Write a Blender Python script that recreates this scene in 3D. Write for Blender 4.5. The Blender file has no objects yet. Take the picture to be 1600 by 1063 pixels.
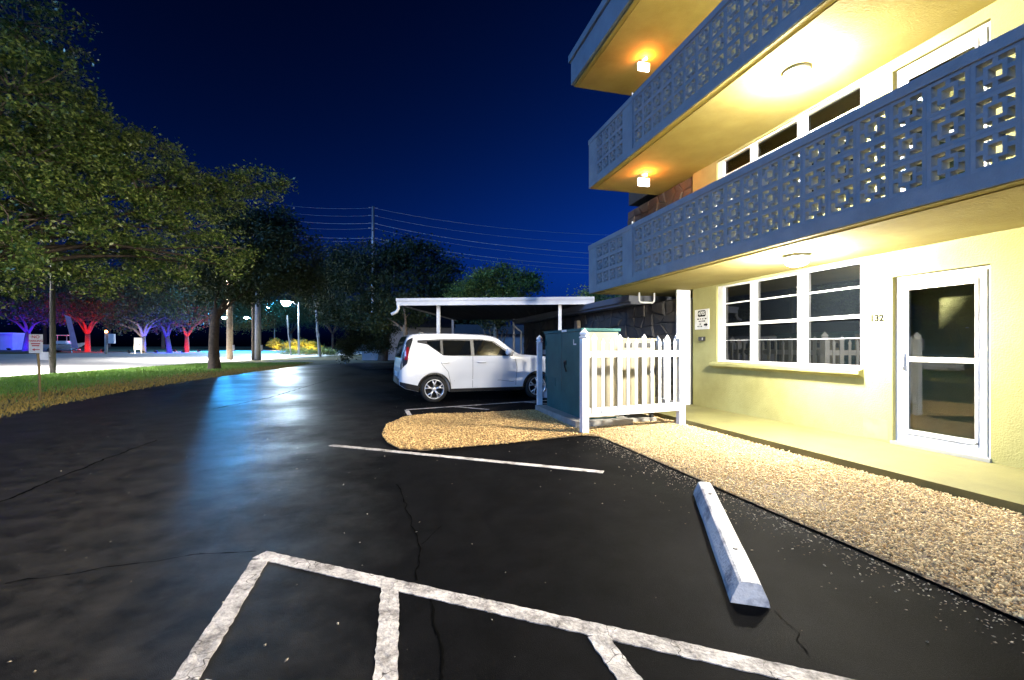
import bpy, bmesh, math, random
import numpy as np
from mathutils import Vector, Matrix
R = math.radians
random.seed(7); rng = np.random.default_rng(7)
scene = bpy.context.scene
C = scene.collection

# ------------------------------------------------------------------ camera, sky, dusk light, exposure
H, F, TH = 1.4, 711.0, math.atan(187 / 711.0)      # eye height, focal length in photo pixels, yaw to the right of the facade
CT, ST = math.cos(TH), math.sin(TH)
cam_data = bpy.data.cameras.new('camera'); cam = bpy.data.objects.new('camera', cam_data); C.objects.link(cam)
cam.location = (0, 0, H); cam.rotation_euler = (R(90), 0, -TH)
cam_data.sensor_width = 36; cam_data.lens = 16.0; cam_data.shift_y = 9.5 / 1600
cam_data.clip_start = 0.05; cam_data.clip_end = 2000
scene.camera = cam
world = bpy.data.worlds.new('World'); scene.world = world; world.use_nodes = True
wn, wl = world.node_tree.nodes, world.node_tree.links
bg = wn['Background']
sky = wn.new('ShaderNodeTexSky'); sky.sky_type = 'NISHITA'; sky.sun_disc = False
sky.sun_elevation = R(4.0); sky.sun_rotation = R(240); sky.ozone_density = 10.0; sky.air_density = 1.0; sky.dust_density = 0.0
sepc = wn.new('ShaderNodeSeparateColor'); wl.new(sky.outputs[0], sepc.inputs[0])      # late blue hour: the sky's blue, graded down steeply towards the zenith
lvl = wn.new('ShaderNodeMath'); lvl.operation = 'MULTIPLY'; lvl.inputs[1].default_value = 0.54; wl.new(sepc.outputs[2], lvl.inputs[0])
dusk = wn.new('ShaderNodeMath'); dusk.operation = 'POWER'; dusk.inputs[1].default_value = 3.0; wl.new(lvl.outputs[0], dusk.inputs[0])
tint = wn.new('ShaderNodeVectorMath'); tint.operation = 'SCALE'; tint.inputs[0].default_value = (0.006, 0.105, 0.90); wl.new(dusk.outputs[0], tint.inputs['Scale'])
wl.new(tint.outputs[0], bg.inputs[0])
bg.inputs[1].default_value = 0.15
sun_d = bpy.data.lights.new('dusk_sun', 'SUN'); sun = bpy.data.objects.new('dusk_sun', sun_d); C.objects.link(sun)
sun_d.energy = 2.0; sun_d.angle = R(20); sun_d.color = (0.17, 0.42, 0.95)
sun.rotation_euler = Vector((0.80, 0.45, -0.42)).to_track_quat('-Z', 'Y').to_euler()
scene.view_settings.view_transform = 'Standard'; scene.view_settings.look = 'None'
scene.view_settings.exposure = 0.0; scene.view_settings.gamma = 1.0
try:
    scene.cycles.use_denoising = True
    scene.cycles.sample_clamp_indirect = 6.0
    scene.cycles.max_bounces = 6
    scene.cycles.use_light_tree = True
except Exception:
    pass

# ------------------------------------------------------------------ helpers
def at(px, py, c):                                  # a photo pixel at depth c metres -> the place it stands
    r = (px - 800) * c / F
    return Vector((r * CT + c * ST, c * CT - r * ST, H - (py - 541) * c / F))
def gnd(px, py, z=0.0):
    p = at(px, py, F * (H - z) / (py - 541)); p.z = z; return p

class MB:
    def __init__(s): s.v = []; s.f = []
    def add(s, vs, fs):
        n = len(s.v); s.v += [tuple(v) for v in vs]; s.f += [tuple(i + n for i in f) for f in fs]; return s
    def box(s, x0, x1, y0, y1, z0, z1):
        return s.add([(x0,y0,z0),(x1,y0,z0),(x1,y1,z0),(x0,y1,z0),(x0,y0,z1),(x1,y0,z1),(x1,y1,z1),(x0,y1,z1)],
                     [(0,3,2,1),(4,5,6,7),(0,1,5,4),(1,2,6,5),(2,3,7,6),(3,0,4,7)])
    def prism(s, poly, z0, z1):
        n = len(poly)
        vs = [(p[0], p[1], z0) for p in poly] + [(p[0], p[1], z1) for p in poly]
        fs = [tuple(reversed(range(n))), tuple(range(n, 2*n))] + [(i, (i+1) % n, (i+1) % n + n, i + n) for i in range(n)]
        return s.add(vs, fs)
    def extrude_x(s, poly, x0, x1):                 # poly in (y,z)
        n = len(poly)
        vs = [(x0, p[0], p[1]) for p in poly] + [(x1, p[0], p[1]) for p in poly]
        fs = [tuple(reversed(range(n))), tuple(range(n, 2*n))] + [(i, (i+1) % n, (i+1) % n + n, i + n) for i in range(n)]
        return s.add(vs, fs)
    def tube(s, pts, rad, n=8, cap=True):
        pts = [Vector(p) for p in pts]
        if not isinstance(rad, (list, tuple)): rad = [rad] * len(pts)
        vs, fs = [], []
        up = Vector((0.13, 0.31, 0.94))
        for i, p in enumerate(pts):
            d = (pts[min(i+1, len(pts)-1)] - pts[max(i-1, 0)]).normalized()
            a = d.cross(up)
            if a.length < 0.05: a = d.cross(Vector((1, 0, 0)))
            a.normalize(); b = d.cross(a)
            for k in range(n):
                t = 2 * math.pi * k / n
                vs.append(p + (a * math.cos(t) + b * math.sin(t)) * rad[i])
        for i in range(len(pts) - 1):
            for k in range(n):
                fs.append((i*n+k, i*n+(k+1) % n, (i+1)*n+(k+1) % n, (i+1)*n+k))
        if cap:
            fs.append(tuple(reversed(range(n)))); fs.append(tuple(range((len(pts)-1)*n, len(pts)*n)))
        return s.add(vs, fs)
    def lathe(s, prof, n=24, c=(0,0,0), axis='z'):  # prof: (radius, height)
        vs, fs = [], []
        for r, h in prof:
            for k in range(n):
                t = 2*math.pi*k/n; a, b = r*math.cos(t), r*math.sin(t)
                vs.append((c[0]+a, c[1]+b, c[2]+h) if axis == 'z' else (c[0]+a, c[1]+h, c[2]+b))
        for i in range(len(prof)-1):
            for k in range(n):
                fs.append((i*n+k, i*n+(k+1) % n, (i+1)*n+(k+1) % n, (i+1)*n+k))
        return s.add(vs, fs)
    def build(s, name, m, parent=None, smooth=False, world=True, bevel=0):
        off = Vector((0, 0, 0))
        if parent is not None and world: off = ORG[parent.name]
        me = bpy.data.meshes.new(name)
        me.from_pydata([(v[0]-off[0], v[1]-off[1], v[2]-off[2]) for v in s.v], [], s.f)
        if smooth: me.polygons.foreach_set('use_smooth', [True]*len(me.polygons))
        o = bpy.data.objects.new(name, me); C.objects.link(o)
        bm = bmesh.new(); bm.from_mesh(me); bmesh.ops.recalc_face_normals(bm, faces=bm.faces)
        if bevel: bmesh.ops.bevel(bm, geom=bm.edges[:], offset=bevel, segments=2, affect='EDGES', clamp_overlap=True)
        bm.to_mesh(me); bm.free()
        if m: me.materials.append(m)
        if parent is not None: o.parent = parent
        ORG[o.name] = off
        return o
ORG = {}
def empty(name, loc=(0,0,0), rz=0):
    o = bpy.data.objects.new(name, None); C.objects.link(o); o.location = loc; o.rotation_euler = (0,0,rz)
    ORG[o.name] = Vector(loc); return o
def tag(o, label, cat, group=None, kind=None):
    o['label'] = label; o['category'] = cat
    if group: o['group'] = group
    if kind: o['kind'] = kind
    return o
def setting(o, kind='structure', label=None):
    o['kind'] = kind
    if label: o['label'] = label
    return o
def copy_tree(o, parent=None):
    c = o.copy(); C.objects.link(c)
    if parent is not None: c.parent = parent
    for ch in list(o.children): copy_tree(ch, c)
    return c
def raw_mesh(name, V, Fq, m, parent=None, k=4):     # numpy verts, equal-size faces
    me = bpy.data.meshes.new(name)
    if parent is not None: V = V - np.array(ORG[parent.name])
    nf = len(Fq)
    me.vertices.add(len(V)); me.vertices.foreach_set('co', np.ascontiguousarray(V, dtype=np.float32).ravel())
    me.loops.add(nf*k); me.loops.foreach_set('vertex_index', np.ascontiguousarray(Fq, dtype=np.int32).ravel())
    me.polygons.add(nf); me.polygons.foreach_set('loop_start', np.arange(0, nf*k, k, dtype=np.int32))
    me.polygons.foreach_set('loop_total', np.full(nf, k, dtype=np.int32))
    me.update(); me.validate()
    o = bpy.data.objects.new(name, me); C.objects.link(o)
    me.materials.append(m)
    if parent is not None: o.parent = parent
    return o

# ------------------------------------------------------------------ materials
def mat(name, col, rough=0.6, col2=None, scale=4.0, bump=0.0, bscale=40.0, metal=0.0, spec=0.5, lo=0.35, hi=0.65, rvar=0.0, coat=0.0, island=False):
    m = bpy.data.materials.new(name); m.use_nodes = True
    nt = m.node_tree; N, L = nt.nodes, nt.links; b = N['Principled BSDF']
    b.inputs['Roughness'].default_value = rough; b.inputs['Metallic'].default_value = metal
    b.inputs['Specular IOR Level'].default_value = spec
    if coat: b.inputs['Coat Weight'].default_value = coat; b.inputs['Coat Roughness'].default_value = 0.05
    b.inputs['Base Color'].default_value = (*col, 1)
    tc = N.new('ShaderNodeTexCoord')
    if col2 is not None:
        mix = N.new('ShaderNodeMix'); mix.data_type = 'RGBA'
        mix.inputs[6].default_value = (*col, 1); mix.inputs[7].default_value = (*col2, 1)
        if island:
            g = N.new('ShaderNodeNewGeometry'); pw_ = N.new('ShaderNodeMath'); pw_.operation = 'POWER'; pw_.inputs[1].default_value = 2.0 if 'leaves' in name else 1.0
            L.new(g.outputs['Random Per Island'], pw_.inputs[0]); L.new(pw_.outputs[0], mix.inputs[0])
        else:
            no = N.new('ShaderNodeTexNoise'); no.inputs['Scale'].default_value = scale; no.inputs['Detail'].default_value = 6
            no.inputs['Roughness'].default_value = 0.62
            mr = N.new('ShaderNodeMapRange'); mr.inputs[1].default_value = lo; mr.inputs[2].default_value = hi
            L.new(tc.outputs['Object'], no.inputs['Vector']); L.new(no.outputs[0], mr.inputs[0]); L.new(mr.outputs[0], mix.inputs[0])
            if rvar:
                m2 = N.new('ShaderNodeMapRange'); m2.inputs[3].default_value = rough - rvar; m2.inputs[4].default_value = rough + rvar
                L.new(no.outputs[0], m2.inputs[0]); m2.inputs[1].default_value = lo; m2.inputs[2].default_value = hi
                L.new(m2.outputs[0], b.inputs['Roughness'])
        L.new(mix.outputs[2], b.inputs['Base Color'])
    if bump:
        n2 = N.new('ShaderNodeTexNoise'); n2.inputs['Scale'].default_value = bscale; n2.inputs['Detail'].default_value = 4
        bp = N.new('ShaderNodeBump'); bp.inputs['Strength'].default_value = bump; bp.inputs['Distance'].default_value = 0.02
        L.new(tc.outputs['Object'], n2.inputs['Vector']); L.new(n2.outputs[0], bp.inputs['Height']); L.new(bp.outputs[0], b.inputs['Normal'])
    return m
def emit(name, col, strength):
    m = bpy.data.materials.new(name); m.use_nodes = True
    b = m.node_tree.nodes['Principled BSDF']
    b.inputs['Base Color'].default_value = (0.8, 0.8, 0.8, 1)
    b.inputs['Emission Color'].default_value = (*col, 1); b.inputs['Emission Strength'].default_value = strength
    return m
def clear_glass(name, tintc=(0.86, 0.88, 0.88)):
    m = bpy.data.materials.new(name); m.use_nodes = True
    N, L = m.node_tree.nodes, m.node_tree.links
    N.remove(N['Principled BSDF'])
    t = N.new('ShaderNodeBsdfTransparent'); t.inputs[0].default_value = (*tintc, 1)
    g = N.new('ShaderNodeBsdfGlossy'); g.inputs['Roughness'].default_value = 0.02
    fr = N.new('ShaderNodeFresnel'); fr.inputs[0].default_value = 1.6
    mx = N.new('ShaderNodeMixShader')
    L.new(fr.outputs[0], mx.inputs[0]); L.new(t.outputs[0], mx.inputs[1]); L.new(g.outputs[0], mx.inputs[2])
    L.new(mx.outputs[0], N['Material Output'].inputs[0])
    return m
M = {}
M['wall'] = mat('yellow_stucco', (0.345, 0.325, 0.130), 0.85, (0.22, 0.205, 0.070), 0.9, 0.35, 55, lo=.40, hi=.72)
M['soffit'] = mat('yellow_soffit', (0.42, 0.35, 0.115), 0.85, (0.30, 0.24, 0.065), 0.9, 0.25, 45, lo=.38, hi=.7)
M['walk'] = mat('painted_walk', (0.165, 0.152, 0.050), 0.7, (0.105, 0.096, 0.032), 1.1, 0.15, 60)
M['white'] = mat('white_paint', (0.80, 0.80, 0.80), 0.45, (0.72, 0.72, 0.73), 3.0, 0.05, 30)
M['vinyl'] = mat('white_vinyl', (0.80, 0.80, 0.80), 0.35, (0.60, 0.59, 0.56), 2.5, lo=.45, hi=.8)
M['parapet'] = mat('grey_white_masonry_paint', (0.31, 0.335, 0.355), 0.8, (0.24, 0.265, 0.285), 2.5, 0.3, 70)
M['fascia'] = mat('grey_fascia', (0.27, 0.31, 0.35), 0.7, (0.21, 0.245, 0.28), 2.0)
M['glass'] = mat('dark_glass', (0.003, 0.004, 0.005), 0.02, spec=0.5)  # opaque pane, darkness of the unlit room put into its colour
M['clear'] = clear_glass('clear_glass')
M['asphalt'] = None
M['grass_ground'] = mat('grass_ground', (0.05, 0.075, 0.018), 0.95, (0.11, 0.085, 0.035), 0.5, 0.6, 25)
M['grass'] = mat('grass_blades', (0.10, 0.26, 0.03), 0.8, (0.24, 0.40, 0.07), island=True)
M['dry_grass'] = mat('dry_grass_blades', (0.50, 0.34, 0.09), 0.85, (0.20, 0.17, 0.04), island=True)
M['road'] = mat('concrete_road', (0.55, 0.54, 0.52), 0.75, (0.42, 0.40, 0.38), 0.25, 0.1, 20)
M['gravel_bed'] = mat('gravel_bed', (0.20, 0.15, 0.10), 0.95, (0.12, 0.09, 0.06), 25, 0.8, 60)
M['gravel'] = mat('gravel_stones', (0.90, 0.72, 0.40), 0.8, (0.44, 0.26, 0.09), island=True)
M['chips'] = mat('bark_and_shell_chips', (0.82, 0.56, 0.22), 0.8, (0.26, 0.13, 0.045), island=True)
M['stop'] = mat('painted_concrete', (0.66, 0.64, 0.63), 0.75, (0.26, 0.26, 0.29), 5.0, 0.3, 40, lo=0.52, hi=0.64)
M['bark'] = mat('bark', (0.12, 0.09, 0.065), 0.95, (0.06, 0.045, 0.035), 6, 0.9, 18)
M['pale_bark'] = mat('pale_bark', (0.34, 0.27, 0.19), 0.9, (0.22, 0.17, 0.12), 6, 0.5, 18)
M['leaf'] = mat('oak_leaves', (0.045, 0.115, 0.024), 0.33, (0.48, 0.58, 0.14), island=True, spec=0.45)  # pale second tone: lamplit leaf highlights put into the colour
M['leaf_dark'] = mat('dark_leaves', (0.030, 0.055, 0.018), 0.55, (0.060, 0.085, 0.025), island=True)
M['leaf_lit'] = mat('hedge_leaves', (0.07, 0.13, 0.025), 0.6, (0.13, 0.16, 0.04), island=True)
M['wood_pole'] = mat('wood_pole', (0.16, 0.13, 0.10), 0.9, (0.09, 0.07, 0.055), 6, 0.4, 30)
M['dark_wood'] = mat('dark_treated_wood', (0.05, 0.048, 0.045), 0.9, (0.03, 0.028, 0.026), 6, 0.4, 30)
M['concrete_pole'] = mat('concrete_pole', (0.48, 0.47, 0.45), 0.8, (0.36, 0.35, 0.34), 4)
M['stake'] = mat('wood_stake', (0.34, 0.25, 0.11), 0.85, (0.24, 0.17, 0.08), 8)
M['metal'] = mat('galvanised_metal', (0.55, 0.56, 0.58), 0.4, metal=0.7)
M['cable'] = mat('aluminium_cable', (0.30, 0.31, 0.34), 0.6)
M['black'] = mat('black_plastic', (0.012, 0.012, 0.013), 0.5)
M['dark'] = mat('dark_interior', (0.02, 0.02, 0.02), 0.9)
M['green_box'] = mat('green_enclosure_paint', (0.034, 0.125, 0.120), 0.6, (0.024, 0.090, 0.088), 2.0, spec=0.2)
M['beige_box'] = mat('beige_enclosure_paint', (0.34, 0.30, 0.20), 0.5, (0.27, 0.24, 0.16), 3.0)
M['pad'] = mat('concrete_pad', (0.34, 0.32, 0.28), 0.9, (0.26, 0.24, 0.21), 5, 0.3, 40)
M['stone'] = mat('facing_stone', (0.050, 0.050, 0.052), 0.85, (0.085, 0.07, 0.055), 2.2, 0.7, 14)
M['mortar'] = mat('dark_mortar', (0.05, 0.05, 0.05), 0.95)
M['red_print'] = mat('red_print', (0.50, 0.03, 0.03), 0.6)
M['black_print'] = mat('black_print', (0.004, 0.004, 0.004), 0.8, spec=0.1)
M['sign_white'] = mat('sign_white', (0.78, 0.77, 0.75), 0.5, (0.66, 0.65, 0.62), 9)
M['car'] = mat('white_car_paint', (0.80, 0.80, 0.81), 0.22, spec=0.5, coat=0.6)
M['car_black'] = mat('car_black_trim', (0.012, 0.012, 0.014), 0.35)
M['tyre'] = mat('tyre_rubber', (0.014, 0.014, 0.014), 0.8)
M['alloy'] = mat('alloy', (0.72, 0.72, 0.74), 0.3, metal=0.6)
M['tail'] = mat('tail_lamp_red', (0.22, 0.008, 0.012), 0.15, coat=0.8)
M['blind'] = mat('blind_fabric', (0.62, 0.60, 0.52), 0.8)
M['tan'] = mat('tan_fixture', (0.42, 0.34, 0.24), 0.6)
M['house'] = mat('pale_house_wall', (0.60, 0.60, 0.63), 0.8, (0.52, 0.52, 0.55), 1)
M['shingle'] = mat('grey_shingle', (0.13, 0.13, 0.14), 0.9, (0.09, 0.09, 0.10), 8)
M['leaf_litter'] = mat('dead_leaf', (0.16, 0.11, 0.06), 0.8, (0.62, 0.55, 0.44), island=True)
M['crack'] = mat('asphalt_crack', (0.0015, 0.0015, 0.0015), 0.95, spec=0.02)
M['fabric'] = mat('banner_fabric', (0.55, 0.42, 0.62), 0.8, (0.40, 0.30, 0.5), 3)
M['lamp_bld'] = emit('balcony_lamp_glass', (1.0, 0.95, 0.84), 3100)
M['lamp_white'] = emit('lit_sign_face', (1.0, 0.93, 0.86), 6)
M['lamp_orange'] = emit('amber_bulb', (1.0, 0.22, 0.01), 2200)
M['lamp_street'] = emit('street_lamp_lens', (0.62, 0.82, 1.0), 1000)
M['lamp_road'] = emit('road_lamp_lens', (1.0, 0.96, 0.9), 17000)
M['lamp_teal'] = emit('teal_lamp_lens', (0.04, 0.40, 1.0), 3800)
M['lamp_blue'] = emit('blue_flood_lens', (0.015, 0.015, 1.0), 2400)
M['lamp_red'] = emit('red_flood_lens', (1.0, 0.012, 0.002), 1800)
M['lamp_warm'] = emit('warm_flood_lens', (1.0, 0.45, 0.06), 2600)
M['lamp_flood'] = emit('white_flood_lens', (1.0, 0.85, 0.6), 280)
def paint_mat():
    m = mat('worn_line_paint', (0.72, 0.69, 0.66), 0.75, bump=0.7, bscale=35)
    N, L = m.node_tree.nodes, m.node_tree.links; b = N['Principled BSDF']
    tc = N.new('ShaderNodeTexCoord')
    no = N.new('ShaderNodeTexNoise'); no.inputs['Scale'].default_value = 5; no.inputs['Detail'].default_value = 12; no.inputs['Roughness'].default_value = 0.78
    vo = N.new('ShaderNodeTexVoronoi'); vo.feature = 'DISTANCE_TO_EDGE'; vo.inputs['Scale'].default_value = 3.6
    n3 = N.new('ShaderNodeTexNoise'); n3.inputs['Scale'].default_value = 6; mixv = N.new('ShaderNodeMix'); mixv.data_type = 'VECTOR'; mixv.inputs[0].default_value = 0.25
    L.new(tc.outputs['Object'], n3.inputs['Vector']); L.new(tc.outputs['Object'], mixv.inputs[4]); L.new(n3.outputs[1], mixv.inputs[5]); L.new(mixv.outputs[1], vo.inputs['Vector'])
    mr = N.new('ShaderNodeMapRange'); mr.inputs[1].default_value = 0.42; mr.inputs[2].default_value = 0.66
    mv = N.new('ShaderNodeMapRange'); mv.inputs[1].default_value = 0.001; mv.inputs[2].default_value = 0.010; mv.inputs[3].default_value = 1; mv.inputs[4].default_value = 0
    mx = N.new('ShaderNodeMath'); mx.operation = 'MAXIMUM'
    L.new(tc.outputs['Object'], no.inputs['Vector']); L.new(no.outputs[0], mr.inputs[0]); L.new(vo.outputs[0], mv.inputs[0])
    L.new(mr.outputs[0], mx.inputs[0]); L.new(mv.outputs[0], mx.inputs[1])
    c = N.new('ShaderNodeMix'); c.data_type = 'RGBA'; c.inputs[6].default_value = (0.60, 0.55, 0.52, 1); c.inputs[7].default_value = (0.035, 0.028, 0.024, 1)
    L.new(mx.outputs[0], c.inputs[0]); L.new(c.outputs[2], b.inputs['Base Color'])
    return m
M['line'] = paint_mat()
def asphalt_mat():
    m = bpy.data.materials.new('sealed_asphalt'); m.use_nodes = True
    N, L = m.node_tree.nodes, m.node_tree.links; b = N['Principled BSDF']
    tc = N.new('ShaderNodeTexCoord')
    def noise(sc, det, ro=.6):
        n_ = N.new('ShaderNodeTexNoise'); n_.inputs['Scale'].default_value = sc; n_.inputs['Detail'].default_value = det; n_.inputs['Roughness'].default_value = ro
        L.new(tc.outputs['Object'], n_.inputs['Vector']); return n_
    def mr(src, a0, b0, c0, d0):
        q = N.new('ShaderNodeMapRange'); q.inputs[1].default_value = a0; q.inputs[2].default_value = b0; q.inputs[3].default_value = c0; q.inputs[4].default_value = d0
        L.new(src, q.inputs[0]); return q.outputs[0]
    def mixc(f, a0, b0):
        q = N.new('ShaderNodeMix'); q.data_type = 'RGBA'; L.new(f, q.inputs[0])
        for k, v in ((6, a0), (7, b0)):
            if isinstance(v, tuple): q.inputs[k].default_value = (*v, 1)
            else: L.new(v, q.inputs[k])
        return q.outputs[2]
    big, fine, grain = noise(.33, 7, .65), noise(3.5, 9, .75), noise(210, 3, .6)
    speck = noise(95, 5, .75)
    # old worn surface shows towards the drive lane, fresh black sealer in the bays
    sep = N.new('ShaderNodeSeparateXYZ'); L.new(tc.outputs['Object'], sep.inputs[0])
    wob = N.new('ShaderNodeMath'); wob.operation = 'MULTIPLY_ADD'; wob.inputs[1].default_value = 3.0; L.new(big.outputs[0], wob.inputs[0]); L.new(sep.outputs[0], wob.inputs[2])
    lane = mr(wob.outputs[0], -.6, 1.6, 1, 0)
    sealed = mixc(mr(fine.outputs[0], .4, .7, 0, 1), (.0028, .0029, .0034), (.0065, .0065, .0075))
    worn = mixc(mr(fine.outputs[0], .35, .65, 0, 1), (.007, .007, .0075), (.045, .040, .036))
    col = mixc(lane, sealed, worn)
    col = mixc(mr(speck.outputs[0], .60, .72, 0, .60), col, (.055, .05, .047))
    L.new(col, b.inputs['Base Color'])
    ro = N.new('ShaderNodeMath'); ro.operation = 'MULTIPLY_ADD'; ro.inputs[1].default_value = -.22; L.new(lane, ro.inputs[0]); L.new(mr(big.outputs[0], .38, .62, .53, .70), ro.inputs[2])
    L.new(ro.outputs[0], b.inputs['Roughness'])
    L.new(mr(lane, 0, 1, .015, .22), b.inputs['Specular IOR Level'])
    bp = N.new('ShaderNodeBump'); bp.inputs['Strength'].default_value = .6; bp.inputs['Distance'].default_value = .004
    L.new(grain.outputs[0], bp.inputs['Height']); L.new(bp.outputs[0], b.inputs['Normal'])
    return m
M['asphalt'] = asphalt_mat()

# ------------------------------------------------------------------ ground, road, lot
EDGE = [(-22, -60), (-17, 25), (-15.2, 42), (-8.6, 70), (4, 110), (40, 200), (120, 400)]
def edge_x(y):
    for (xa, ya), (xb, yb) in zip(EDGE, EDGE[1:]):
        if y <= yb or yb == 400: return xa + (xb - xa) * (y - ya) / (yb - ya)
def rise(x, y):
    return min(max(edge_x(y) - x, 0) * 0.017, 0.95)
ys = [-60, -20, 0, 10, 25, 33, 42, 55, 70, 90, 110, 150, 200, 300, 400]
offs = [0, 6, 12, 20, 30, 40, 56, 80, 140, 300, 700]
def sheet(name, offs, dz, m):
    V, Fc = [], []
    for y in ys:
        for o in offs:
            x = edge_x(y) - o; V.append((x, y, rise(x, y) + dz))
    n = len(offs)
    for i in range(len(ys)-1):
        for j in range(n-1): Fc.append((i*n+j, i*n+j+1, (i+1)*n+j+1, (i+1)*n+j))
    mb = MB(); mb.add(V, Fc); return mb.build(name, m)
setting(sheet('ground', [-900, -300, -60, -20] + offs, -0.012, M['grass_ground']))
setting(sheet('road', [0, 6, 12, 20, 30], 0.0, M['road']))
lot_poly = [(-7.3,-18),(-7.25,0),(-7.35,9),(-7.7,13),(-8.0,17),(-7.9,20),(-7.7,23),(-7.3,27),(-6.7,31),(-5.9,35),(-4.7,38.6),(-2.0,40.2),(2,41),(6.0,41),(6.0,24),(6.0,-18)]
V = [(x + random.uniform(-.06,.06), y, 0) for x, y in lot_poly]
mb = MB(); mb.add(V, [tuple(range(len(V)))]); lot = setting(mb.build('parking_lot', M['asphalt']))
def ribbon(pts, w, z, jitter=0.0, thick=0.0, step=0.06):
    mb = MB(); P = [Vector((p[0], p[1], 0)) for p in pts]; L_, R_ = [], []
    for a, b in zip(P, P[1:]):
        n = max(1, int((b-a).length/step)); d = (b-a).normalized(); nn = Vector((-d.y, d.x, 0))
        for i in range(n + (1 if b is P[-1] else 0)):
            q = a + (b-a)*(i/n)
            L_.append(q + nn*(w/2 + random.uniform(-jitter, jitter))); R_.append(q - nn*(w/2 + random.uniform(-jitter, jitter)))
    n = len(L_)
    vs = [(p.x,p.y,z+thick) for p in L_] + [(p.x,p.y,z+thick) for p in R_]
    fs = [(i, n+i, n+i+1, i+1) for i in range(n-1)]
    if thick:
        vs += [(p.x,p.y,z-0.02) for p in L_] + [(p.x,p.y,z-0.02) for p in R_]
        fs += [(i, i+1, 2*n+i+1, 2*n+i) for i in range(n-1)] + [(n+i, 3*n+i, 3*n+i+1, n+i+1) for i in range(n-1)] + [(0,2*n,3*n,n),(n-1,2*n-1,4*n-1,3*n-1)]
    return mb.add(vs, fs)
def g2(px, py): p = gnd(px, py); return (p.x, p.y)
# painted lines: thick old paint, each stripe a part of the lot
A = Vector((-0.834, 3.365)); D = Vector((0.811, -0.585))
def stripe(pts, w=0.10, th=0.006, jit=0.004):
    ribbon(pts, w, 0.0, jit, th*.7, .025).build('painted_line', M['line'], lot)
stripe([A - D*0.03, A + D*4.6], 0.105, 0.006)
stripe([(-0.834, 3.30), (-0.842, 1.2)], 0.105, 0.008)
stripe([(-0.012, 2.735), (-0.05, 0.9)], 0.10, 0.008)
stripe([(0.955, 2.02), (0.985, 0.6)], 0.10, 0.008)
stripe([(-0.78, 2.13), (0.3, 1.36)], 0.10, 0.0095)
stripe([g2(517, 696), g2(943, 738)], 0.10, 0.005)
stripe([(0.30, 10.28), (2.95, 10.92), (6.0, 11.6)], 0.09, 0.004)
stripe([(0.34, 9.45), (0.30, 10.23)], 0.09, 0.004)
stripe([(1.40, 10.50), (2.07, 9.85)], 0.08, 0.004)
stripe([(3.2, 10.93), (3.9, 10.25)], 0.08, 0.004)
# cracks and seams in the asphalt
def crack(px, w=0.012):
    pts = []
    P = [Vector(g2(*p)) for p in px]
    for a, b in zip(P, P[1:]):
        n = max(2, int((b-a).length/0.09))
        for i in range(n): pts.append(a + (b-a)*(i/n) + Vector((random.gauss(0,.012), random.gauss(0,.012))))
    pts.append(P[-1])
    w *= 0.6
    ribbon(pts, w, 0.004, w*0.45, 0, 0.03).build('crack', M['crack'], lot)
crack([(622,757),(635,795),(645,822),(658,850),(652,880),(651,908)], 0.014)
crack([(658,850),(672,838),(690,822)], 0.008)
crack([(672,940),(678,975),(686,1010),(690,1062)], 0.016)
crack([(0,785),(90,748),(160,720),(245,688)], 0.035)
crack([(0,915),(160,888),(300,868),(400,862)], 0.012)
crack([(330,640),(420,622),(520,592)], 0.05)
crack([(1208,955),(1240,985),(1262,1020)], 0.008)

# ------------------------------------------------------------------ gravel beds
bed_poly = [(5.0,-14),(5.0,9.0),(3.25,9.35),(1.8,9.3),(0.75,9.35),(0.22,9.05),(-0.08,8.3),(-0.16,7.4),(-0.08,6.75),(0.1,6.3),(0.35,6.12),(0.9,6.2),(2.0,6.38),(2.85,6.55),(3.02,6.42),(3.06,6.1),(3.06,-14)]
bed_poly = [(x + random.uniform(-.02,.02), y) for x, y in bed_poly]
mb = MB(); mb.add([(x,y,0.014) for x,y in bed_poly], [tuple(range(len(bed_poly)))]); setting(mb.build('gravel_bed', M['gravel_bed']))
def inside(px, py, poly):
    ins = np.zeros(len(px), bool); n = len(poly)
    for i in range(n):
        x0, y0 = poly[i]; x1, y1 = poly[(i+1) % n]
        if y0 == y1: continue
        cond = ((y0 > py) != (y1 > py)) & (px < (x1-x0)*(py-y0)/(y1-y0)+x0); ins ^= cond
    return ins
def stones(name, x, y, z, size, m, flat=0.6):
    n = len(x)
    base = np.array([[1,0,0],[0,1,0],[-1,0,0],[0,-1,0],[0,0,1],[0,0,-1]], float)
    fc = np.array([[0,1,4],[1,2,4],[2,3,4],[3,0,4],[1,0,5],[2,1,5],[3,2,5],[0,3,5]])
    s = size[:,None,None]*rng.uniform(.6,1.35,(n,6,1)); v = base[None]*s
    v = v*np.stack([rng.uniform(.8,1.4,n), rng.uniform(.6,1.0,n), np.full(n,flat)],1)[:,None,:]
    a = rng.uniform(0,6.28,n); t = rng.normal(0,.45,n)
    ca, sa, ct, st = np.cos(a)[:,None], np.sin(a)[:,None], np.cos(t)[:,None], np.sin(t)[:,None]
    X, Y, Z = v[...,0].copy(), v[...,1].copy(), v[...,2].copy()
    X2, Z2 = X*ct - Z*st, X*st + Z*ct
    v[...,0], v[...,1], v[...,2] = X2*ca - Y*sa, X2*sa + Y*ca, Z2
    v += np.stack([x, y, z], 1)[:,None,:]
    F_ = (fc[None] + (np.arange(n)*6)[:,None,None]).reshape(-1,3)
    return raw_mesh(name, v.reshape(-1,3), F_, m, None, 3)
n = 190000
x = rng.uniform(-.2,5.0,n); y = rng.uniform(0.6,9.4,n); k = inside(x, y, bed_poly); x, y = x[k], y[k]
chip = (x < 3.0 + rng.normal(0,.25,len(x))) & (y > 6.0)
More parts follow.
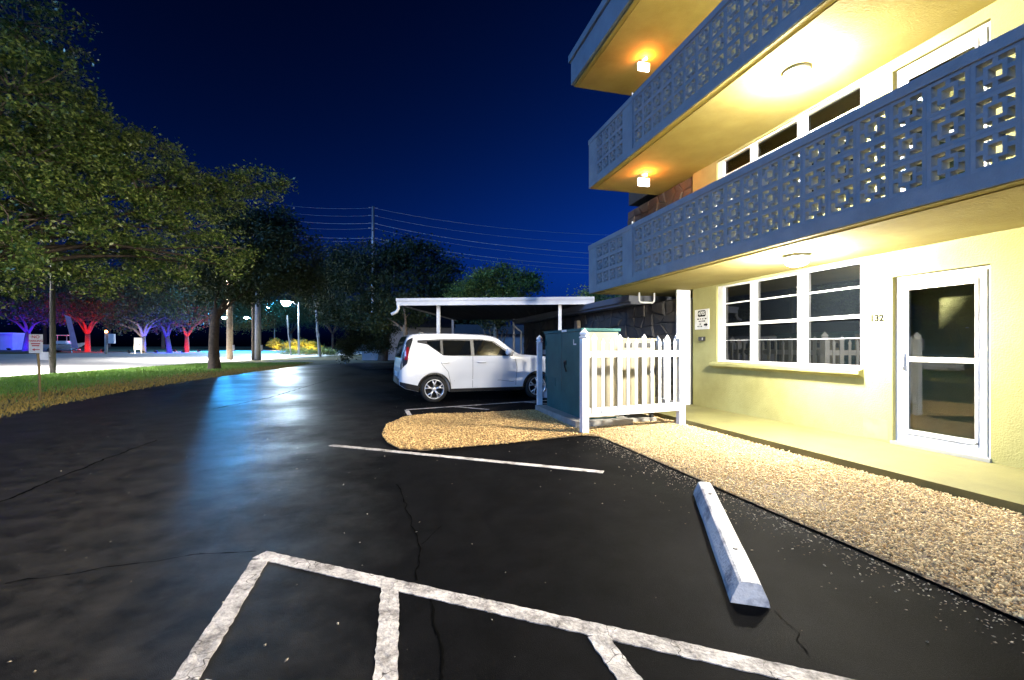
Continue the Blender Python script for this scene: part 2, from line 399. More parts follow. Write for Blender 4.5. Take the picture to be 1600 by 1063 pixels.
z = 0.018 + rng.uniform(0,.016,len(x)) + 0.012*np.sin(x*3.1)*np.sin(y*2.3)
g = stones('gravel', x[~chip], y[~chip], z[~chip], rng.uniform(.005,.0085,(~chip).sum())*rng.choice([1,1,1.3,1.9],(~chip).sum()), M['gravel'])
setting(g, 'stuff', 'pale tan gravel along the yellow walkway')
g = stones('ground_chips', x[chip], y[chip], z[chip], rng.uniform(.007,.013,chip.sum())*rng.choice([1,1,1.3,1.9],chip.sum()), M['chips'], 0.45)
setting(g, 'stuff', 'golden brown chips on the island beside the parking stripe')
n = 1500
x = 3.05 - np.abs(rng.normal(0,.30,n))*rng.uniform(.1,1,n); y = rng.uniform(.5,6.3,n)
x2 = rng.uniform(-7,3,500); y2 = 1.0 + rng.uniform(0,1,500)**.9*13
g = stones('stray_debris', np.r_[x,x2], np.r_[y,y2], np.full(n+500,.006), np.r_[rng.uniform(.003,.009,n), rng.uniform(.002,.010,500)], M['leaf_litter'], 0.3)
setting(g, 'stuff', 'stray gravel and leaf bits scattered on the asphalt')

# ------------------------------------------------------------------ grass verge
def blades(name, x, y, h, m, label):
    n = len(x); a = rng.uniform(0,6.28,n); w = rng.uniform(.010,.022,n)
    z = np.array([rise(px,py) for px,py in zip(x,y)]) - 0.02
    dx, dy = np.cos(a)*w, np.sin(a)*w; lx, ly = rng.normal(0,.35,n)*h, rng.normal(0,.35,n)*h
    v = np.stack([np.stack([x-dx,y-dy,z],1), np.stack([x+dx,y+dy,z],1), np.stack([x+lx,y+ly,z+h],1)],1)
    o = raw_mesh(name, v.reshape(-1,3), np.arange(3*n).reshape(-1,3), m, None, 3); setting(o, 'stuff', label)
n = 90000
y = 8 + 34*rng.uniform(0,1,n)**1.3; x = rng.uniform(-17.5,-6.5,n)
lotx = np.interp(y, [p[1] for p in lot_poly[:11]], [p[0] for p in lot_poly[:11]])
ex = np.array([edge_x(v) for v in y])
k = (x < lotx - .02 + rng.normal(0,.12,n)) & (x > ex + .05); x, y, lotx = x[k], y[k], lotx[k]
dry = x > lotx - 2.6 + rng.normal(0,.7,len(x))
blades('grass', x[~dry], y[~dry], rng.uniform(.05,.13,(~dry).sum()), M['grass'], 'mown green grass verge beside the road')
blades('dry_grass', x[dry], y[dry], rng.uniform(.03,.10,dry.sum()), M['dry_grass'], 'dry straw coloured grass along the asphalt edge')

# ------------------------------------------------------------------ wheel stop
a, b = Vector((1.87, 2.05, 0)), Vector((2.84, 3.68, 0)); d = (b-a).normalized(); nn = Vector((-d.y, d.x, 0))
ws = empty('wheel_stop', (a+b)/2); tag(ws, 'chipped white concrete wheel stop lying across the parking bay', 'wheel stop')
mb = MB(); prof = [(-.098,0),(-.092,.035),(-.055,.115),(-.040,.125),(.040,.125),(.055,.115),(.092,.035),(.098,0)]
N_ = 14; vs, fs = [], []
for i in range(N_+1):
    c_ = a + (b-a)*(i/N_); e = -0.004 if i in (0,N_) else 0
    for (u, w_) in prof:
        q = c_ + nn*(u*(1+random.uniform(-.02,.02)+e*3)); vs.append((q.x,q.y,0.002+w_+random.uniform(-.002,.002)+e))
m_ = len(prof)
for i in range(N_):
    for j in range(m_-1): fs.append((i*m_+j, i*m_+j+1, (i+1)*m_+j+1, (i+1)*m_+j))
fs += [tuple(range(m_)), tuple(reversed(range(N_*m_, N_*m_+m_)))]
mb.add(vs, fs).build('concrete_body', M['stop'], ws)
for t in (0.22, 0.80):
    q = a + (b-a)*t; mb = MB(); mb.lathe([(0.0,.133),(.014,.133),(.016,.126),(.016,.10)], 10, (q.x,q.y,0)); mb.build('anchor_pin', M['black'], ws)

# ------------------------------------------------------------------ apartment building
WX, BX, YE = 6.45, 4.61, 10.2          # wall plane, balcony face, balcony end
WEND, YB = 8.75, -16.0                 # end of the wall, far end behind the camera
FL = [0.10, 2.84, 5.39]; SO = [2.66, 5.21, 7.76]
bld = empty('apartment_building', (8.0, 0, 0)); tag(bld, 'three storey yellow apartment building with pierced block balcony parapets', 'building')
MB().box(5.0, WX+.3, YB, WEND+.05, -0.10, 0.10).build('walkway', M['walk'], bld)
WIN, DOOR = (4.98, 7.98), (3.55, 4.58)
for f in range(3):
    z0, z1 = FL[f], SO[f]
    s0, h0 = z0 + 0.98, z1 - 0.04      # window sill and head
    dh = z0 + 2.22
    mb = MB()
    mb.box(WX, WX+.22, WIN[1], WEND, z0, z1)
    mb.box(WX, WX+.22, WIN[0], WIN[1], z0, s0); mb.box(WX, WX+.22, WIN[0], WIN[1], h0, z1)
    mb.box(WX, WX+.22, DOOR[1], WIN[0], z0, z1)
    mb.box(WX, WX+.22, DOOR[0], DOOR[1], dh, z1)
    mb.box(WX, WX+.22, YB, DOOR[0], z0, z1)
    mb.build('wall', M['wall'], bld)
    mb = MB().box(WX+.23, 14, WEND-.22, WEND-.001, z0, z1); mb.build('end_wall', M['wall'], bld)
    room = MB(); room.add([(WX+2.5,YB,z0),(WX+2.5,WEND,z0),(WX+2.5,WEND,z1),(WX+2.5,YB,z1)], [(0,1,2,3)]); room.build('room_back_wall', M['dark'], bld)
    # slab / soffit above this storey
    if f < 2:
        MB().box(BX+.02, 14, YB, YE-.02, z1, FL[f+1]).build('floor_slab', M['soffit'], bld)
        MB().box(BX+.13, BX+.16, YB, YE-.14, z1-.012, z1-.001).build('drip_bead', M['soffit'], bld)
    else:
        MB().box(4.31, 14, YB, 10.41, z1, z1+.2).build('roof_soffit', M['soffit'], bld)
        MB().box(4.40, 4.43, YB, 10.3, z1-.012, z1-.001).build('drip_bead', M['soffit'], bld)
        rf = MB().box(4.25, 14, YB, 10.45, z1+.05, z1+.62).build('roof', M['fascia'], bld)
        MB().box(4.20, 14.1, YB, 10.51, z1+.621, z1+.79).build('roof_cap', M['fascia'], rf)
    # window: three double-hung units
    w = empty('window'); w.parent = bld; w.location = Vector((WX, 0, 0)) - ORG[bld.name]; ORG[w.name] = Vector((WX, 0, 0))
    xo = WX + .03
    fr = MB()
    Y0, Y1 = WIN; bars = [(Y1-.16, Y1), (6.98, 7.11), (5.93, 6.08), (Y0, Y0+.05)]
    for ya, yb in bars: fr.box(xo, xo+.10, ya, yb, s0, h0)
    units = [(7.11, Y1-.16), (6.08, 6.98), (Y0+.05, 5.93)]
    for ya, yb in units:
        fr.box(xo+.002, xo+.098, ya, yb, h0-.035, h0-.001); fr.box(xo+.002, xo+.098, ya, yb, s0+.001, s0+.04)
    fr.build('frame', M['vinyl'], w)
    zm = (s0+h0)/2 - .02
    for u, (ya, yb) in enumerate(units):
        sa = MB()
        sa.box(xo+.015, xo+.06, ya, yb, zm-.025, zm+.025)
        zu = (zm + h0)/2 + .03; sa.box(xo+.035, xo+.055, ya, yb, zu-.013, zu+.013)
        zl = (zm + s0)/2 + .06; sa.box(xo+.045, xo+.055, ya, yb, zl-.004, zl+.004)
        sa.build('sash', M['vinyl'], w)
        edges = [s0+.04, zl, zm, zu, h0-.035]
        pm = M['glass'] if f == 0 else M['clear']
        for a0, b0 in zip(edges, edges[1:]):
            MB().box(xo+.056, xo+.060, ya+.002, yb-.002, a0, b0).build('pane', pm, w)
        if f:
            bl = MB()
            yy = ya + .02
            if not (f == 1 and u == 0):
                while yy < yb - .06:
                    bl.add([(xo+.16,yy,s0),(xo+.19,yy+.085,s0),(xo+.19,yy+.085,h0),(xo+.16,yy,h0)], [(0,1,2,3)]); yy += .088
                bl.build('blind', M['blind'], w)
    sl = MB().extrude_x([(0,0)]*0 or [(Y0-.02, s0-.13),(Y1+.12, s0-.13),(Y1+.12, s0-.002),(Y0-.02, s0-.002)], WX-.10, WX-.001)
    sl.v = [(x, y, z - (0.03 if x < WX-.05 and z > s0-.05 else 0) + (0.05 if x < WX-.05 and z < s0-.1 else 0)) for x, y, z in sl.v]
    sl.build('window_sill', M['wall'], bld)
    # door with storm door
    dr = empty('door'); dr.parent = bld; dr.location = Vector((WX, 0, 0)) - ORG[bld.name]; ORG[dr.name] = Vector((WX, 0, 0))
    ya, yb = DOOR; zt = dh; zb = z0 + .045
    j = MB(); j.box(WX+.06, WX+.16, yb-.045, yb, z0, zt); j.box(WX+.06, WX+.16, ya, ya+.045, z0, zt); j.box(WX+.06, WX+.16, ya+.045, yb-.045, zt-.045, zt)
    j.build('jamb', M['white'], dr)
    st = MB(); p, q = ya+.06, yb-.05
    zmid = z0 + 1.13
    st.box(WX+.05, WX+.085, q-.11, q, zb, zt-.05); st.box(WX+.05, WX+.085, p, p+.11, zb, zt-.05)
    st.box(WX+.051, WX+.084, p+.11, q-.11, zt-.19, zt-.05); st.box(WX+.051, WX+.084, p+.11, q-.11, zb, zb+.17); st.box(WX+.053, WX+.082, p+.11, q-.11, zmid-.03, zmid+.03)
    st.build('storm_door_frame', M['vinyl'], dr)
    bd = MB(); bd.box(WX+.040, WX+.0495, p+.075, p+.10, zb+.1, zt-.12); bd.box(WX+.040, WX+.0495, p+.075, q-.07, zb+.12, zb+.145)
    bd.build('storm_door_bead', M['vinyl'], dr)
    MB().box(WX+.064, WX+.068, p+.11, q-.11, zmid+.03, zt-.19).build('pane', M['clear'], dr)
    MB().box(WX+.064, WX+.068, p+.11, q-.11, zb+.17, zmid-.03).build('pane', M['clear'], dr)
    rv = MB(); rv.box(WX+.225, WX+.40, yb+.001, yb+.05, z0, zt+.05); rv.box(WX+.225, WX+.40, ya-.05, ya-.001, z0, zt+.05); rv.box(WX+.225, WX+.40, ya, yb, zt+.001, zt+.05)
    rv.build('reveal', M['wall'], dr)
    MB().box(WX+.36, WX+.40, ya+.002, yb-.002, z0, zt-.002).build('inner_door', M['wall'], dr)
    MB().lathe([(0,0),(.014,0),(.014,.01),(.0,.012)], 12, (0,0,0)).build('peephole', M['metal'], dr, world=False).location = Vector((.345, (ya+yb)/2-.1, z0+1.52))
    MB().box(WX-.03, WX+.16, ya-.01, yb+.01, z0+.002, zb-.003).build('threshold', M['metal'], dr)
    hd = MB(); hd.box(WX+.030, WX+.0495, q-.075, q-.035, zmid-.13, zmid+.08)
    hd.tube([(WX+.035,q-.055,zmid+.05),(WX-.01,q-.055,zmid+.045),(WX-.012,q-.055,zmid-.09),(WX+.035,q-.055,zmid-.1)], .009, 8)
    hd.build('handle', M['metal'], dr)

M['patch'] = mat('paler_touch_up_paint', (0.33, 0.33, 0.16), 0.8, (0.26, 0.26, 0.11), 4)
MB().box(WX-.002, WX-.0003, 4.64, 4.97, .13, .40).build('paint_patch', M['patch'], bld)
# breeze block: square frame, inner square ring, four stubs
def block_mesh(bw, bh, t):
    bm_ = MB(); hw, hh = bw/2, bh/2; e = .035
    def ring(a0, b0, a1, b1):
        bm_.box(0,t,-a0,-a1,-b0,b0); bm_.box(0,t,a1,a0,-b0,b0); bm_.box(0,t,-a1,a1,b1,b0); bm_.box(0,t,-a1,a1,-b0,-b1)
    ring(hw, hh, hw-e, hh-e)
    ring(.076, .074, .045, .044)
    s_ = .018
    bm_.box(.004,t-.004,-hw+e,-.076,-s_,s_); bm_.box(.004,t-.004,.076,hw-e,-s_,s_)
    bm_.box(.004,t-.004,-s_,s_,.074,hh-e); bm_.box(.004,t-.004,-s_,s_,-hh+e,-.074)
    return bm_
BW, BH, BT = .318, .304, .098
proto = block_mesh(BW-.002, BH-.002, BT).build('block', M['parapet'])
block_me = proto.data; bpy.data.objects.remove(proto)
def put_block(par, loc, rz=0):
    o = bpy.data.objects.new('block', block_me); C.objects.link(o); o.parent = par; o.location = loc; o.rotation_euler = (0,0,rz)
for f in (0, 1):
    zb = SO[f]; zlow, ztop = zb + .155, zb + .155 + 3*BH
    par = empty('balcony_parapet', (BX, 0, 0)); par.parent = bld; par.location = Vector((BX, 0, 0)) - ORG[bld.name]; ORG[par.name] = Vector((BX, 0, 0))
    MB().box(BX, BX+.12, YB, YE, zb+.010, zlow).build('bottom_band', M['parapet'], par)
    MB().box(BX-.012, BX+.13, YB, YE+.012, ztop, zb+1.17).build('top_rail', M['parapet'], par)
    MB().box(BX, BX+.118, 8.08, 8.52, zlow, ztop).build('pier', M['parapet'], par)
    MB().box(BX, BX+.118, 9.95, YE, zlow, ztop).build('pier', M['parapet'], par)
    MB().tube([(BX-.02, 8.10, zlow-.05), (BX-.02, 8.10, zb+1.20)], .014, 8).build('conduit', M['parapet'], par)
    y = 8.08 - BW/2; cnt = 0
    while y > 1.0:
        for r_ in range(3): put_block(par, (.008, y, zlow + BH*(r_+.5)))
        y -= BW
    ynear = y + BW/2
    for i in range(4):
        for r_ in range(3): put_block(par, (.008, 8.52 + BW*(i+.5), zlow + BH*(r_+.5)))
    MB().box(BX, BX+.118, 8.52+4*BW, 9.95, zlow, ztop).build('pier', M['parapet'], par)
    rest = MB(); y = ynear - BW/2
    pm_ = block_mesh(BW, BH, BT)
    while y > YB + .2:
        for r_ in range(3): rest.add([(BX+.008+v[0], y+v[1], zlow+BH*(r_+.5)+v[2]) for v in pm_.v], pm_.f)
        y -= BW
    o = rest.build('screen_run', M['parapet'], par); o['kind'] = 'stuff'

# stone faced wing and tower beyond the yellow wall
SX = 6.12
def stone_face(root, plane_x, y0, y1, z0, z1, cell=0.42):
    ny, nz = max(2, int((y1-y0)/cell)), max(2, int((z1-z0)/(cell*.62)))
    P = {}
    for i in range(ny+1):
        for j in range(nz+1):
            jy = 0 if i in (0,ny) else random.uniform(-.32,.32)*(y1-y0)/ny; jz = 0 if j in (0,nz) else random.uniform(-.30,.30)*(z1-z0)/nz
            sh = (.5 if j % 2 else 0)*(y1-y0)/ny*(0 if i in (0,ny) else 1)*.6
            P[i,j] = Vector((y0+(y1-y0)*i/ny+jy+sh-.1*(1 if 0<i<ny else 0), z0+(z1-z0)*j/nz+jz))
    for i in range(ny):
        for j in range(nz):
            q = [P[i,j],P[i+1,j],P[i+1,j+1],P[i,j+1]]; c_ = sum(q, Vector((0,0)))/4
            o_ = [c_+(p-c_)*.95 for p in q]; in_ = [c_+(p-c_)*.78 for p in q]; dp = random.uniform(.02,.055)
            vs = [(plane_x,p.x,p.y) for p in o_]+[(plane_x-dp*.6,p.x,p.y) for p in o_]+[(plane_x-dp+random.uniform(-.012,.012),p.x,p.y) for p in in_]
            fs = [(0,1,5,4),(1,2,6,5),(2,3,7,6),(3,0,4,7),(4,5,9,8),(5,6,10,9),(6,7,11,10),(7,4,8,11),(8,9,10,11)]
            MB().add(vs, fs).build('stone', M['stone'], root)
wing = empty('stone_wing', (8, 15, 0)); tag(wing, 'low dark stone faced wing with flat eave behind the picket fence', 'building')
MB().box(SX, 13, 8.80, 21, 0, 2.45).build('wall', M['mortar'], wing)
MB().box(SX-.06, 6.40, 8.765, 8.799, 0.101, 2.64).build('end_panel', M['white'], wing)
M['eave'] = mat('dark_eave', (0.14,0.15,0.18), 0.7)
MB().box(SX-.35, 13.5, 10.25, 21.5, 2.451, 2.52).build('eave', M['eave'], wing)
MB().box(SX-.42, 13.6, 10.22, 21.6, 2.521, 2.68).build('roof', M['eave'], wing)
MB().tube([(SX-.45,21.3,2.55),(SX-.45,21.3,2.4),(SX-.2,21.3,2.2),(SX-.06,21.3,2.1),(SX-.06,21.3,.1)], .045, 8).build('downspout', M['white'], wing)
stone_face(wing, SX-.001, 8.85, 15.5, 0.05, 2.44)
stone_face(wing, SX-.001, 15.55, 20.98, 0.05, 2.44, 0.6)
tower = empty('stone_tower', (8, 10.2, 2.7)); tag(tower, 'dark stone stair tower rising behind the balcony end', 'tower')
MB().box(6.5, 9, 8.80, 11.7, 2.85, 5.2).build('core', M['mortar'], tower)
stone_face(tower, 6.499, 8.82, 11.69, 2.86, 5.19, .34)
MB().box(6.52, 9, 8.80, 11.7, 5.40, 7.75).build('upper_core', M['mortar'], tower)

# ------------------------------------------------------------------ lamps and small fittings on the building
def ceiling_lamp(loc, label):
    l = empty('ceiling_lamp', loc); tag(l, label, 'lamp', 'round balcony ceiling lamps')
    MB().lathe([(0,-.001),(.17,-.001),(.175,-.02),(.165,-.045),(.15,-.05)], 24).build('rim', M['metal'], l, True, False)
    MB().lathe([(.148,-.05),(.145,-.09),(.125,-.125),(.08,-.148),(.0,-.155)], 24).build('globe', M['lamp_bld'], l, True, False)
floor_name = {0: 'over the ground floor walkway', 1: 'over the first floor balcony', 2: 'under the roof soffit'}
for f in range(3):
    ceiling_lamp((5.40, 5.08, SO[f]-.001), 'blazing round ceiling lamp by the window, ' + floor_name[f])
    ceiling_lamp((5.40, -6.4, SO[f]-.001), 'next round ceiling lamp beyond the door, ' + floor_name[f])
    ceiling_lamp((5.40, -14.6, SO[f]-.001), 'last round ceiling lamp beyond the door, ' + floor_name[f])
for f, nm in ((1, 'lower'), (2, 'upper')):
    e = empty('exit_light', (5.38, 9.0, SO[f])); tag(e, 'glowing white box light with amber bulb, %s of the two at the balcony end' % nm, 'light', 'box lights at the balcony end')
    MB().lathe([(0,-.001),(.07,-.001),(.065,-.03),(.03,-.055),(.0,-.055)], 16).build('canopy', M['metal'], e, True, False)
    MB().tube([(0,0,-.05),(0,0,-.10)], .012, 8).build('stem', M['metal'], e, True, False)
    MB().box(-.13,.13,-.03,.03,-.265,-.10).build('box', M['lamp_white'], e, False, False)
    MB().lathe([(0,-.03),(.022,-.04),(.03,-.06),(.022,-.08),(0,-.09)], 12, (0.0,-.10,0)).build('bulb', M['lamp_orange'], e, True, False)
def text(name, body, size, loc, rot, m, parent=None, bold=0.0, sx=1.0):
    cu = bpy.data.curves.new(name, 'FONT'); cu.body = body; cu.size = size; cu.align_x = 'CENTER'; cu.align_y = 'CENTER'; cu.extrude = .0015; cu.offset = bold
    o = bpy.data.objects.new(name, cu); C.objects.link(o); o.rotation_euler = rot; o.location = loc; o.scale = (sx,1,1)
    cu.materials.append(m)
    bpy.context.view_layer.update()
    me = bpy.data.meshes.new_from_object(o.evaluated_get(bpy.context.evaluated_depsgraph_get()))
    bpy.data.objects.remove(o); o = bpy.data.objects.new(name, me); C.objects.link(o); o.rotation_euler = rot; o.location = loc; o.scale = (sx,1,1)
    if parent: o.parent = parent; o.location = Vector(loc) - ORG[parent.name]
    return o
FACE = (R(90), 0, R(-90))              # text on a wall that faces -X
nb = text('house_number', '132', .125, (WX-.003, 4.78, 1.78), FACE, M['black_print'], None, .005)
tag(nb, 'dark numerals 132 on the yellow wall beside the door', 'number')
ws_ = empty('wall_sign', (WX-.012, 8.43, 1.98)); tag(ws_, 'white notice with black number badge and arrow beside the window', 'sign')
MB().box(WX-.012, WX-.001, 8.20, 8.66, 1.76, 2.19).build('panel', M['sign_white'], ws_)
mb = MB(); rr = []
for cx, cz, t0 in ((.09,.045,0),(-.09,.045,90),(-.09,-.045,180),(.09,-.045,270)):
    for k in range(5): t = R(t0+k*22.5); rr.append((8.43+cx+.035*math.cos(t), 2.10+cz*.7+.035*math.sin(t)))
mb.extrude_x(rr, WX-.015, WX-.0125).build('number_badge', M['black_print'], ws_)
text('badge_number', '4705', .11, (WX-.017, 8.43, 2.10), FACE, M['sign_white'], ws_, .002)
for zc, segs in ((1.985, [(.15,.08),(.05,.02),(-.02,-.05),(-.10,-.15)]), (1.935, [(.10,.06),(.045,.02),(0,-.03),(-.05,-.11)]), (1.875, [(.07,.03)]), (1.825, [(.14,.10),(.07,.05),(.03,-.01)])):
    mb = MB()
    for s0_, s1_ in segs: mb.box(WX-.0135, WX-.0125, 8.43+s1_, 8.43+s0_, zc-.012, zc+.012)
    mb.build('notice_line', M['black_print'], ws_)
ar = [(8.36,1.835),(8.36,1.875),(8.30,1.875),(8.30,1.90),(8.235,1.855),(8.30,1.81),(8.30,1.835)]
MB().extrude_x(ar, WX-.0145, WX-.0125).build('arrow', M['black_print'], ws_)
kp = empty('key_box', (WX, 8.40, 1.55)); tag(kp, 'small black box on the yellow wall under the notice', 'box')
MB().box(WX-.05, WX-.001, 8.32, 8.50, 1.51, 1.60).build('case', M['black'], kp, bevel=.006)
MB().box(WX-.053, WX-.0505, 8.345, 8.375, 1.53, 1.58).build('latch', M['metal'], kp)
dp = MB().tube([(5.62,9.6,2.66),(5.62,9.6,2.47),(5.66,9.6,2.43),(5.98,9.6,2.43),(6.02,9.6,2.47),(6.02,9.6,2.66)], .022, 8).build('pipe_bracket', M['white'], None, True)
tag(dp, 'thin white bent pipe hanging under the balcony end', 'pipe')
wf = empty('wall_fixture', (SX-.05, 14.2, 2.05)); tag(wf, 'small tan unlit fixture on the dark stone wall', 'light')
MB().extrude_x([(14.05,1.95),(14.35,1.95),(14.30,2.25),(14.10,2.25)], SX-.18, SX-.056).build('housing', M['tan'], wf)
MB().box(SX-.2, SX-.17, 14.06, 14.34, 1.93, 1.96).build('lens', M['black'], wf)

# ------------------------------------------------------------------ picket fence, cabinets
PA, PB, PC = Vector((2.95, 6.70, 0)), Vector((4.93, 7.02, 0)), Vector((3.10, 9.43, 0)); PD = Vector((4.93, 9.5, 0))
fence = empty('picket_fence', PA); tag(fence, 'white vinyl picket fence round the utility cabinets', 'fence')
def post(p, h, w=.056):
    o = MB(); o.box(p.x-w,p.x+w,p.y-w,p.y+w,0,h); po = o.build('post', M['vinyl'], fence)
    c_ = MB(); c_.lathe([(w*1.05,0),(w*1.6,.012),(w*1.6,.03),(w*1.1,.045),(w*1.45,.07),(w*1.35,.095),(.0,.165)], 4, (p.x,p.y,h-.002)); 
    cp = c_.build('cap', M['vinyl'], po); 
for p in (PA, PB): post(p, 1.52)
post(PC, 1.48, .05); post(PD, 1.48, .05)
def run(a, b, n, zl=.34, zu=1.27):
    d_ = (b-a); L_ = d_.length; d_.normalize(); nn_ = Vector((-d_.y, d_.x, 0))
    def slab(u0, u1, v0, v1, z0, z1, pts=None):
        o = MB()
        if pts is None: pts = [(u0,z0),(u1,z0),(u1,z1),(u0,z1)]
        k_ = len(pts); vs = []
        for v_ in (v0, v1):
            for u_, z_ in pts: q = a + d_*u_ + nn_*v_; vs.append((q.x,q.y,z_))
        o.add(vs, [tuple(range(k_)), tuple(reversed(range(k_,2*k_)))] + [(i,(i+1)%k_,(i+1)%k_+k_,i+k_) for i in range(k_)])
        return o
    for zc, hh in ((zl,.07),(zu,.05)): slab(.05, L_-.05, -.022, .022, zc-hh, zc+hh).build('rail', M['vinyl'], fence)
    for i in range(n):
        u = L_*(i+1)/(n+1); wide = i % 3 == 0
        w_ = .042 if wide else .026; zt_ = 1.60 if wide else 1.53
        pts = [(u-w_,zl-.02),(u+w_,zl-.02),(u+w_,zt_-.11),(u+w_*1.35,zt_-.075),(u,zt_),(u-w_*1.35,zt_-.075),(u-w_,zt_-.11)]
        slab(0,0,-.036,-.0225,0,0,pts).build('picket', M['vinyl'], fence)
run(PA, PB, 11); run(PB, PD, 12); run(PD, PC, 9)
gb = empty('transformer_cabinet', (3.55, 8.3, 0)); tag(gb, 'tall green steel transformer cabinet behind the fence post', 'cabinet')
GX0, GX1, GY0, GY1 = 3.17, 3.86, 7.28, 9.25
MB().box(2.98, 4.05, 7.12, 9.36, 0.0, .13).build('pad', M['pad'], gb)
MB().box(GX0+.03, GX1-.03, GY0+.03, GY1-.03, .13, .50).build('base', M['green_box'], gb)
MB().box(GX0, GX1, GY0, GY1, .501, 1.66).build('body', M['green_box'], gb, bevel=.012)
MB().prism([(GX0-.025,GY0-.025),(GX1+.025,GY0-.025),(GX1+.025,GY1+.025),(GX0-.025,GY1+.025)], 1.661, 1.71).build('lid', M['green_box'], gb)
MB().box(GX0+.04, GX1-.02, GY0-.012, GY0-.001, .16, 1.64).build('lamplit_front', M['beige_box'], gb)  # beige puts the lamplight on the green cabinet's front into the colour
hd = MB().box(GX0-.02, GX0-.001, 8.02, 8.12, 1.05, 1.13); hd.tube([(GX0-.03,8.07,1.10),(GX0-.045,8.0,1.0),(GX0-.045,7.93,.93)], .014, 8); hd.build('handle', M['black'], gb)
MB().box(GX0-.004, GX0-.001, 7.55, 7.66, 1.42, 1.445).build('sticker', M['sign_white'], gb)
MB().box(GX0-.004, GX0-.001, 7.655, 7.68, 1.42, 1.52).build('sticker', M['sign_white'], gb)
MB().box(GX0-.028, GX0-.0255, 7.95, 8.2, 1.665, 1.705).build('sticker', M['sign_white'], gb)
MB().box(GX0-.004, GX0-.001, 8.45, 8.62, 1.27, 1.42).build('sticker', M['green_box'], gb)
MB().box(GX0-.003, GX0-.0005, 8.262, 8.272, .53, 1.64).build('door_gap', M['black'], gb)
for z_ in (.7, 1.08, 1.46): MB().tube([(GX0-.012,9.18,z_-.05),(GX0-.012,9.18,z_+.05)], .012, 8).build('hinge', M['green_box'], gb)
for k_ in range(5): MB().box(GX0-.010, GX0-.001, 8.6, 9.0, .60+k_*.035, .615+k_*.035).build('louver', M['green_box'], gb)
ub = empty('utility_cabinet', (4.35, 7.9, 0)); tag(ub, 'shorter beige utility cabinet with dark slots under its top', 'cabinet')
MB().box(4.1, 4.72, 7.45, 8.35, 0, .08).build('pad', M['pad'], ub)
mb = MB(); [mb.box(x_, x_+.06, y_, y_+.06, .08, .17) for x_ in (4.02+.1, 4.63) for y_ in (7.5, 8.24)]; mb.build('feet', M['black'], ub)
MB().box(4.03, 4.70, 7.46, 8.34, .171, 1.50).build('body', M['beige_box'], ub, bevel=.01)
MB().box(4.01, 4.72, 7.44, 8.36, 1.501, 1.54).build('lid', M['beige_box'], ub)
for a0, b0 in ((4.07,4.22),(4.30,4.46),(4.52,4.66)): MB().box(a0, b0, 7.452, 7.459, 1.37, 1.46).build('slot', M['black'], ub)
hs = empty('marker_sign', (5.3, 10.6, 0)); tag(hs, 'small pale sign on a post beyond the picket fence', 'sign')
MB().tube([(5.3,10.6,0),(5.3,10.6,1.83)], .02, 8).build('post', M['metal'], hs)
MB().box(5.22,5.38,10.56,10.575,1.55,1.80).build('plate', M['sign_white'], hs)

# ------------------------------------------------------------------ carport
cp = empty('carport', at(774, 600, 17)); cp.location.z = 0; ORG[cp.name] = Vector(cp.location); tag(cp, 'flat white metal carport behind the white car', 'carport')
cl, cr = at(620, 468, 14.4), at(928, 466, 13.9); cl.z = cr.z = 2.90
dx = (cr-cl).normalized(); dyv = Vector((-dx.y, dx.x, 0))
def cbox(u0,u1,v0,v1,z0,z1):
    vs = []
    for z_ in (z0,z1):
        for u_,v_ in ((u0,v0),(u1,v0),(u1,v1),(u0,v1)): q = cl+dx*u_+dyv*v_; vs.append((q.x,q.y,z_))
    return MB().add(vs, [(0,3,2,1),(4,5,6,7),(0,1,5,4),(1,2,6,5),(2,3,7,6),(3,0,4,7)])
W_ = (cr-cl).length
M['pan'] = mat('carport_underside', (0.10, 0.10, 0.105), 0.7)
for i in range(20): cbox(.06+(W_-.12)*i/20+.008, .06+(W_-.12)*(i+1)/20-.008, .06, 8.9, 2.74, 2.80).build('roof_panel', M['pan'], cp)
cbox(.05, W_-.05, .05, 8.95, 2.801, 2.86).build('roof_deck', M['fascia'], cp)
cbox(0, W_, -.03, .045, 2.68, 2.90).build('fascia', M['white'], cp)
cbox(-.01, W_+.01, -.06, -.031, 2.82, 2.905).build('fascia_lip', M['white'], cp)
cbox(-.02, .045, .046, 9.0, 2.70, 2.90).build('gutter', M['white'], cp)
cbox(W_-.045, W_+.02, .046, 9.0, 2.70, 2.90).build('gutter', M['white'], cp)
q = cl + dx*.05
MB().tube([q+Vector((0,0,-.2)), q+Vector((0,0,-.32)), q+Vector((-.06,0,-.42)), q+Vector((-.22,0,-.50))], .05, 10).build('downspout_elbow', M['white'], cp, True)
for px_, v_ in ((685, .25), (875, .25), (653, 8.4), (803, 8.4)):
    q0 = cl + dyv*v_
    # where the sight line at px_ meets the carport's post row
    best = min((i*.01 for i in range(int(W_*100))), key=lambda u: abs(800+F*(((q0+dx*u).x*CT-(q0+dx*u).y*ST)/((q0+dx*u).y*CT+(q0+dx*u).x*ST))-px_))
    cbox(best-.05, best+.05, v_-.05, v_+.05, 0, 2.739).build('post', M['white'], cp)

